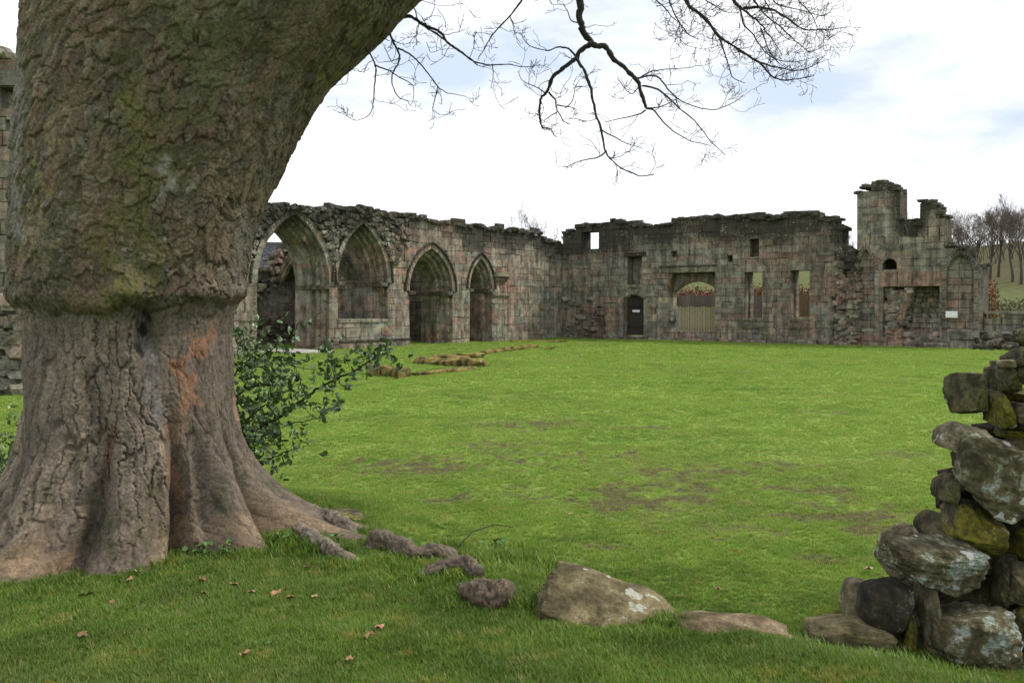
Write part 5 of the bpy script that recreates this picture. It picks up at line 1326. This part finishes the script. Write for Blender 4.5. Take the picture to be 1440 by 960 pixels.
def wall_rocks():
    for (x0, y0, x1, y1, Y, mat, ry, sd, pw, dp) in ST:
        wd = (x1 - x0) / F * Y; h = (y1 - y0) / F * Y; ar = abs(math.sin(R(ry)))
        dp *= .85
        Xl = (x0 - 720) / F * (Y + .62 * dp); Xr = (x1 - 720) / F * (Y - .05 * dp); Xr = max(Xr, Xl + wd * .62)
        zt = CZ - (y0 - HOR) / F * (Y + .35 * dp); zb = CZ - (y1 - HOR) / F * Y; wd = Xr - Xl; h = max(zt - zb, h * .7)
        c = np.array([(Xl + Xr) / 2, Y + dp * .35, (zt + zb) / 2])
        if sd in (40, 45, 49, 42, 44, 48): wd *= 1.14; h *= 1.1
        s = 1.08
        o = put_rock('stone', sd, c - RC, ((wd - h * ar * .7) * s, dp, (h - wd * ar * .7) * s), (np.random.RandomState(sd).uniform(-6, 6), ry, np.random.RandomState(sd + 1).uniform(-14, 10)), M_ROCKS[mat], RW, 44 if wd > .25 else 28, pw=pw * .75, cuts=14, rough=.05, fine=.05, cutd=(.70, .95))
        if sd in LAB: o['label'] = LAB[sd]
    r2 = np.random.RandomState(19)
    for k in range(16):                                    # the wall carries on to the right
        x_ = 3.35 + .42 * (k // 4) + r2.uniform(-.05, .05); z_ = .15 + .34 * (k % 4)
        put_rock('stone', 300 + k, np.array([x_, 4.42 + r2.uniform(-.05, .05), z_ + .05]) - RC, (r2.uniform(.42, .56), .42, r2.uniform(.3, .4)), (0, r2.uniform(-6, 6), r2.uniform(-8, 8)), M_ROCKS[['dark', 'moss', 'teal', 'pale'][r2.randint(4)]], RW, 20, pw=.4, cuts=10, rough=.05, fine=.05)
    rs = np.random.RandomState(9); b = Buf()              # small packing stones and earth in the heart of the wall
    for i in range(820):
        z = rs.uniform(.0, 1.3); x = rs.uniform(np.interp(z, [0, .5, .8, 1.0, 1.3], [2.22, 2.36, 2.5, 2.75, 2.85]), 5.2); y = rs.uniform(4.42, 4.95)
        v, f = lump_geo(rs.randint(40)); sz = rs.uniform(.035, .10)
        b.add(v * np.array([sz * 1.4, sz, sz * .8]) + np.array([x, y, z + .1]) - RC, f, (.075, .062, .038, .1))
    b.build('packing', M_STONE, RW, kind='stuff')
wall_rocks()
GF = 'fallen stones at the foot of the rubble wall'
def frock(label, x0, y0, x1, y1, Y, mat, ry, sd, pw, dp, rx=0, rough=.05):
    wd = (x1 - x0) / F * Y; h = (y1 - y0) / F * Y
    return brock(label, 'fallen_stone', sd, P((x0 + x1) / 2, (y0 + y1) / 2, Y) + np.array([0, dp * .3, 0]), (wd * 1.06, dp, h * 1.06), (rx, ry, -8), mat, 32, GF, 'stone', pw=pw, cuts=6, rough=rough)
frock('dark rounded stone wedged under the jutting slab of the rubble wall', 1222, 822, 1288, 892, 4.2, 'black', 10, 71, .7, .3)
frock('small pale upright stone left of the dark rounded one', 1196, 826, 1238, 880, 4.45, 'pale', 8, 72, .5, .25)
frock('flat olive slab lying in the grass at the foot of the rubble wall', 1150, 884, 1262, 930, 4.15, 'slab', 4, 73, .5, .36, 0)
pebs = [(1262, 905), (1270, 893), (1255, 915), (1272, 915), (1250, 900)]
for i, (a, b_) in enumerate(pebs):
    x, y, z = gz(a, b_); brock(['tiny pinkish pebble highest in the cranny of the rubble wall', 'little pale pebble beside the mossy leaning stone', 'little pebble resting on the flat olive slab edge', 'tiny grey pebble lowest in the cranny', 'tiny pebble under the dark rounded stone'][i], 'pebble', 90 + i, (x, y, z + .02), (.035, .03, .025), (0, 0, i * 40), 'pale', 6, 'pebbles at the rubble wall foot', 'pebble')

# ================================================================== DEAD LEAVES AND STICKS
M_DEAD = attr_mat('dry_leaf', .7, .2, .25, 60)
def dead_leaves():
    rs = np.random.RandomState(12)
    spots = [(192, 812, 'curled tan dead leaf just right of the left buttress root'), (184, 823, 'dull flat dead leaf beside a curled one below the buttress root'), (285, 824, 'narrow pale dead leaf below the middle of the trunk'), (157, 856, 'dead leaf standing on edge in the left foreground grass'),
             (286, 843, 'small orange dead leaf below the middle of the trunk'), (117, 902, 'crumpled pinkish dead leaf in the left foreground'), (330, 830, 'tiny pale dead leaf right of the trunk foot'), (432, 805, 'greyish flat dead leaf by the right root end'),
             (443, 847, 'long tan dead leaf on the grass below the right root'), (388, 843, 'brown dead leaf left of the long tan one'), (408, 850, 'small dull dead leaf between two larger ones'), (492, 937, 'pale dead leaf low in the middle foreground'),
             (534, 892, 'dark curled dead leaf on the bank left of the knobbly root'), (519, 903, 'orange flecked dead leaf on the bank below the roots'), (346, 930, 'small brown dead leaf low in the left foreground'), (1010, 836, 'pale scrap of leaf on the lawn behind the brown boulder'),
             (802, 730, 'pale scrap of leaf on the lawn behind the largest boulder'), (1222, 807, 'dark curled leaf on the lawn left of the rubble wall'), (120, 845, 'faded dead leaf below the left buttress root'), (355, 842, 'faint brown dead leaf left of the right root')]
    for i, (px, py, lab) in enumerate(spots):
        x, y, z = gz(px, py); n = 9; s = rs.uniform(.017, .029); a = np.linspace(0, 2 * np.pi, n, endpoint=False)
        rr = s * (1 + .3 * np.cos(a * 5 + rs.rand() * 6)); cu = rs.uniform(.3, .9)
        V = [(0, 0, 0)] + [(rr[k] * math.cos(a[k]) * 1.3, rr[k] * math.sin(a[k]) * .8, cu * s * math.cos(a[k] * 2 + i) ** 2 + rs.uniform(0, .006)) for k in range(n)]
        c = np.array([(.30, .19, .10), (.36, .25, .15), (.22, .13, .07), (.33, .18, .11)][rs.randint(4)])
        o = mkobj('dead_leaf', mkmesh('dead_leaf', V, [(0, k + 1, (k + 1) % n + 1) for k in range(n)], np.tile(c, (n + 1, 1)), True), M_DEAD, None, (x, y, z + .03)); o.rotation_euler = (rs.uniform(-.3, .3), rs.uniform(-.3, .3), rs.uniform(0, 6)); tag(o, lab, 'leaf', 'dead leaves on the grass')
dead_leaves()
V, Fc = tube([gp(643, 775, .03), gp(665, 768, .1), gp(695, 762, .12), gp(722, 762, .1)], [.004, .004, .003, .002], 5); o = mkobj('stick', mkmesh('stick', V, Fc), M_TWIG); tag(o, 'thin dead stick arching over the grass behind the roots', 'stick')

def weeds():
    rs = np.random.RandomState(21); LV, LF = leaf_mesh('leaf', 2, False); LV = LV * np.array((1.5, 1, 1))
    for px, py, n, sp, lab in [(283, 783, 34, .055, 'leafy green weed tuft in the hollow between the middle buttress roots'), (318, 784, 20, .045, 'smaller weed tuft close to the right buttress root'), (402, 770, 26, .05, 'bright weed clump sprouting left of the long right root'),
                               (60, 905, 20, .07, 'low grey green weed rosette in the left foreground grass'), (370, 905, 16, .06, 'low weed rosette in the foreground below the long tan leaf'), (245, 885, 16, .06, 'faint weed rosette in the foreground under the trunk middle'), (700, 775, 22, .06, 'taller grassy weed behind the knobbly surface roots'), (470, 770, 14, .04, 'small bright weed on the tip of the upper right root')]:
        x, y, z = gz(px, py); rt = empty('weed', (x, y, z), 0, lab, 'weed', 'small weeds in the grass'); b = Buf(); flat = 'rosette' in lab
        for i in range(n):
            a = rs.uniform(0, 6.28); d = np.array([math.cos(a), math.sin(a), rs.uniform(.05, .4) if flat else rs.uniform(.3, 1.6)]); d /= np.linalg.norm(d); q = Vector(d).to_track_quat('Y', 'Z'); Mx = np.array(q.to_matrix())
            p = np.array([rs.normal() * sp * .6, rs.normal() * sp * .6, rs.uniform(.008, .018) if flat else rs.uniform(.01, .075)]); g = rs.uniform(.7, 1.3)
            b.add((LV * rs.uniform(.02, .038)) @ Mx.T + p, LF, (.085 * g, .16 * g, .045 * g) if not flat else (.085 * g, .15 * g, .045 * g))
        b.build('leaves', M_DEAD, rt, True, kind='stuff')
weeds()
# ================================================================== GRASS
def grass():
    hid = bpy.data.collections.new('grass_tufts')
    rs = np.random.RandomState(3)
    for v in range(6):
        Vs, Fs, Cs = [], [], []; nb = 26
        for k in range(nb):
            r_ = abs(rs.normal()) * .026; a = rs.uniform(0, 6.28); x, y = r_ * math.cos(a), r_ * math.sin(a); h = rs.uniform(.5, 1.15) * .036; az = rs.uniform(0, 6.28); bend = rs.uniform(.15, .95) * h; wd = rs.uniform(.0014, .0024)
            dx, dy = math.cos(az), math.sin(az); sx, sy = -dy * wd, dx * wd; n = len(Vs)
            Vs += [(x - sx, y - sy, -.01), (x + sx, y + sy, -.01), (x + dx * bend * .35 - sx * .9, y + dy * bend * .35 - sy * .9, h * .55), (x + dx * bend * .35 + sx * .9, y + dy * bend * .35 + sy * .9, h * .55), (x + dx * bend, y + dy * bend, h)]
            Fs += [(n, n + 1, n + 3, n + 2), (n + 2, n + 3, n + 4)]
            g = rs.uniform(.75, 1.35); dry = rs.rand() < .06; c = (2.2, 1.5, 2.2) if dry else (g * rs.uniform(.85, 1.1), g, g * .8)
            Cs += [c, c, c, c, c]
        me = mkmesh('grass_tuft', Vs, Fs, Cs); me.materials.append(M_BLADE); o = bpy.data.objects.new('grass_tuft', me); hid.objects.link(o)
    def zone(n, ya, yb):
        f = rs.rand(n); y = ya * (yb / ya) ** f; x = (rs.rand(n) * 2 - 1) * .86 * y + rs.uniform(-.2, .2, n)
        sc = .88 + 1.1 * sstep(4.5, 30, y); lawnsc = .62 + .1 * sstep(8, 25, y)
        D = dirt(x, y); clump = fbm(x * 1.6, y * 1.6, 0, 51, 3) * .5 + .5
        ok = rs.rand(n) > D * .92
        rt_ = np.hypot(x + 2.42, y - 5.75) + .3 * fbm(x * 3, y * 3, 0, 8, 3); ok &= rs.rand(n) < sstep(.85, 1.35, rt_) * .95 + .12
        dist = (x - 2.49) * .6 + (y - 45) * .8; side = (x - 2.49) * .8 - (y - 45) * .6
        ok &= (dist < -.15)
        on_bank = sstep(.05, .12, H(x, y))
        s = sc * (lawnsc + (1 - lawnsc) * on_bank) * (.6 + .75 * clump) * rs.uniform(.7, 1.3, n)
        tint = np.clip((rs.rand(n) < .05) * .6 + .35 * D + .22 * np.clip(fbm(x * .7, y * .7, 0, 52, 3), 0, 1), 0, 1)
        return np.stack([x, y, H(x, y)], 1)[ok], s[ok], tint[ok]
    parts = [zone(275000, 2.6, 46)]
    # longer grass against stones and roots
    ex, es = [], []
    for (px, py, n, sp, s) in [(420, 775, 60, .12, 2.4), (405, 765, 40, .08, 2.6), (700, 790, 70, .14, 2.4), (740, 815, 60, .12, 2.2), (745, 850, 50, .07, 1.7), (915, 900, 25, .05, 1.6), (560, 795, 50, .1, 1.8), (620, 815, 60, .12, 2.0), (950, 905, 30, .06, 1.3), (940, 880, 30, .06, 1.8),
                               (1100, 900, 40, .1, 1.6), (270, 795, 50, .08, 1.6), (330, 785, 50, .08, 1.7), (1180, 925, 50, .12, 1.4), (1270, 940, 60, .1, 1.6), (1240, 905, 20, .05, 1.3), (80, 835, 50, .14, 1.3), (650, 845, 40, .1, 1.5), (250, 810, 30, .1, 1.3), (480, 800, 40, .1, 1.5)]:
        x0, y0, _ = gz(px, py); ex.append(np.stack([x0 + rs.normal(size=n) * sp, y0 + rs.normal(size=n) * sp * .8], 1)); es.append(s * rs.uniform(.6, 1.1, n))
    ex = np.vstack(ex); es = np.concatenate(es)
    parts.append((np.column_stack([ex, H(ex[:, 0], ex[:, 1])]), es, np.zeros(len(es))))
    V = np.vstack([p[0] for p in parts]); S_ = np.concatenate([p[1] for p in parts]); T_ = np.concatenate([p[2] for p in parts])
    me = bpy.data.meshes.new('grass'); me.vertices.add(len(V)); me.vertices.foreach_set('co', V.ravel().astype(np.float32))
    for nm, a in (('scl', S_), ('tint', T_), ('rz', rs.uniform(0, 6.28, len(V)))):
        at = me.attributes.new(nm, 'FLOAT', 'POINT'); at.data.foreach_set('value', a.astype(np.float32))
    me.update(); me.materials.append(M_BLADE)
    o = bpy.data.objects.new('grass', me); COL.objects.link(o); tag(o, 'short green grass growing over the lawn and bank', 'grass', kind='stuff')
    ng = bpy.data.node_groups.new('grass_scatter', 'GeometryNodeTree'); ng.interface.new_socket('Geometry', in_out='INPUT', socket_type='NodeSocketGeometry'); ng.interface.new_socket('Geometry', in_out='OUTPUT', socket_type='NodeSocketGeometry')
    gi = ng.nodes.new('NodeGroupInput'); go = ng.nodes.new('NodeGroupOutput'); ci = ng.nodes.new('GeometryNodeCollectionInfo'); ci.inputs['Collection'].default_value = hid; ci.inputs['Separate Children'].default_value = True; ci.inputs['Reset Children'].default_value = True
    ip = ng.nodes.new('GeometryNodeInstanceOnPoints'); ip.inputs['Pick Instance'].default_value = True
    def na(nm):
        n = ng.nodes.new('GeometryNodeInputNamedAttribute'); n.data_type = 'FLOAT'; n.inputs['Name'].default_value = nm; return n.outputs[0]
    cx = ng.nodes.new('ShaderNodeCombineXYZ'); ng.links.new(na('rz'), cx.inputs[2]); er = ng.nodes.new('FunctionNodeEulerToRotation'); ng.links.new(cx.outputs[0], er.inputs[0])
    cs = ng.nodes.new('ShaderNodeCombineXYZ'); s_ = na('scl')
    for i in range(3): ng.links.new(s_, cs.inputs[i])
    ng.links.new(gi.outputs[0], ip.inputs['Points']); ng.links.new(ci.outputs[0], ip.inputs['Instance']); ng.links.new(er.outputs[0], ip.inputs['Rotation']); ng.links.new(cs.outputs[0], ip.inputs['Scale']); ng.links.new(ip.outputs[0], go.inputs[0])
    md = o.modifiers.new('scatter', 'NODES'); md.node_group = ng
grass()
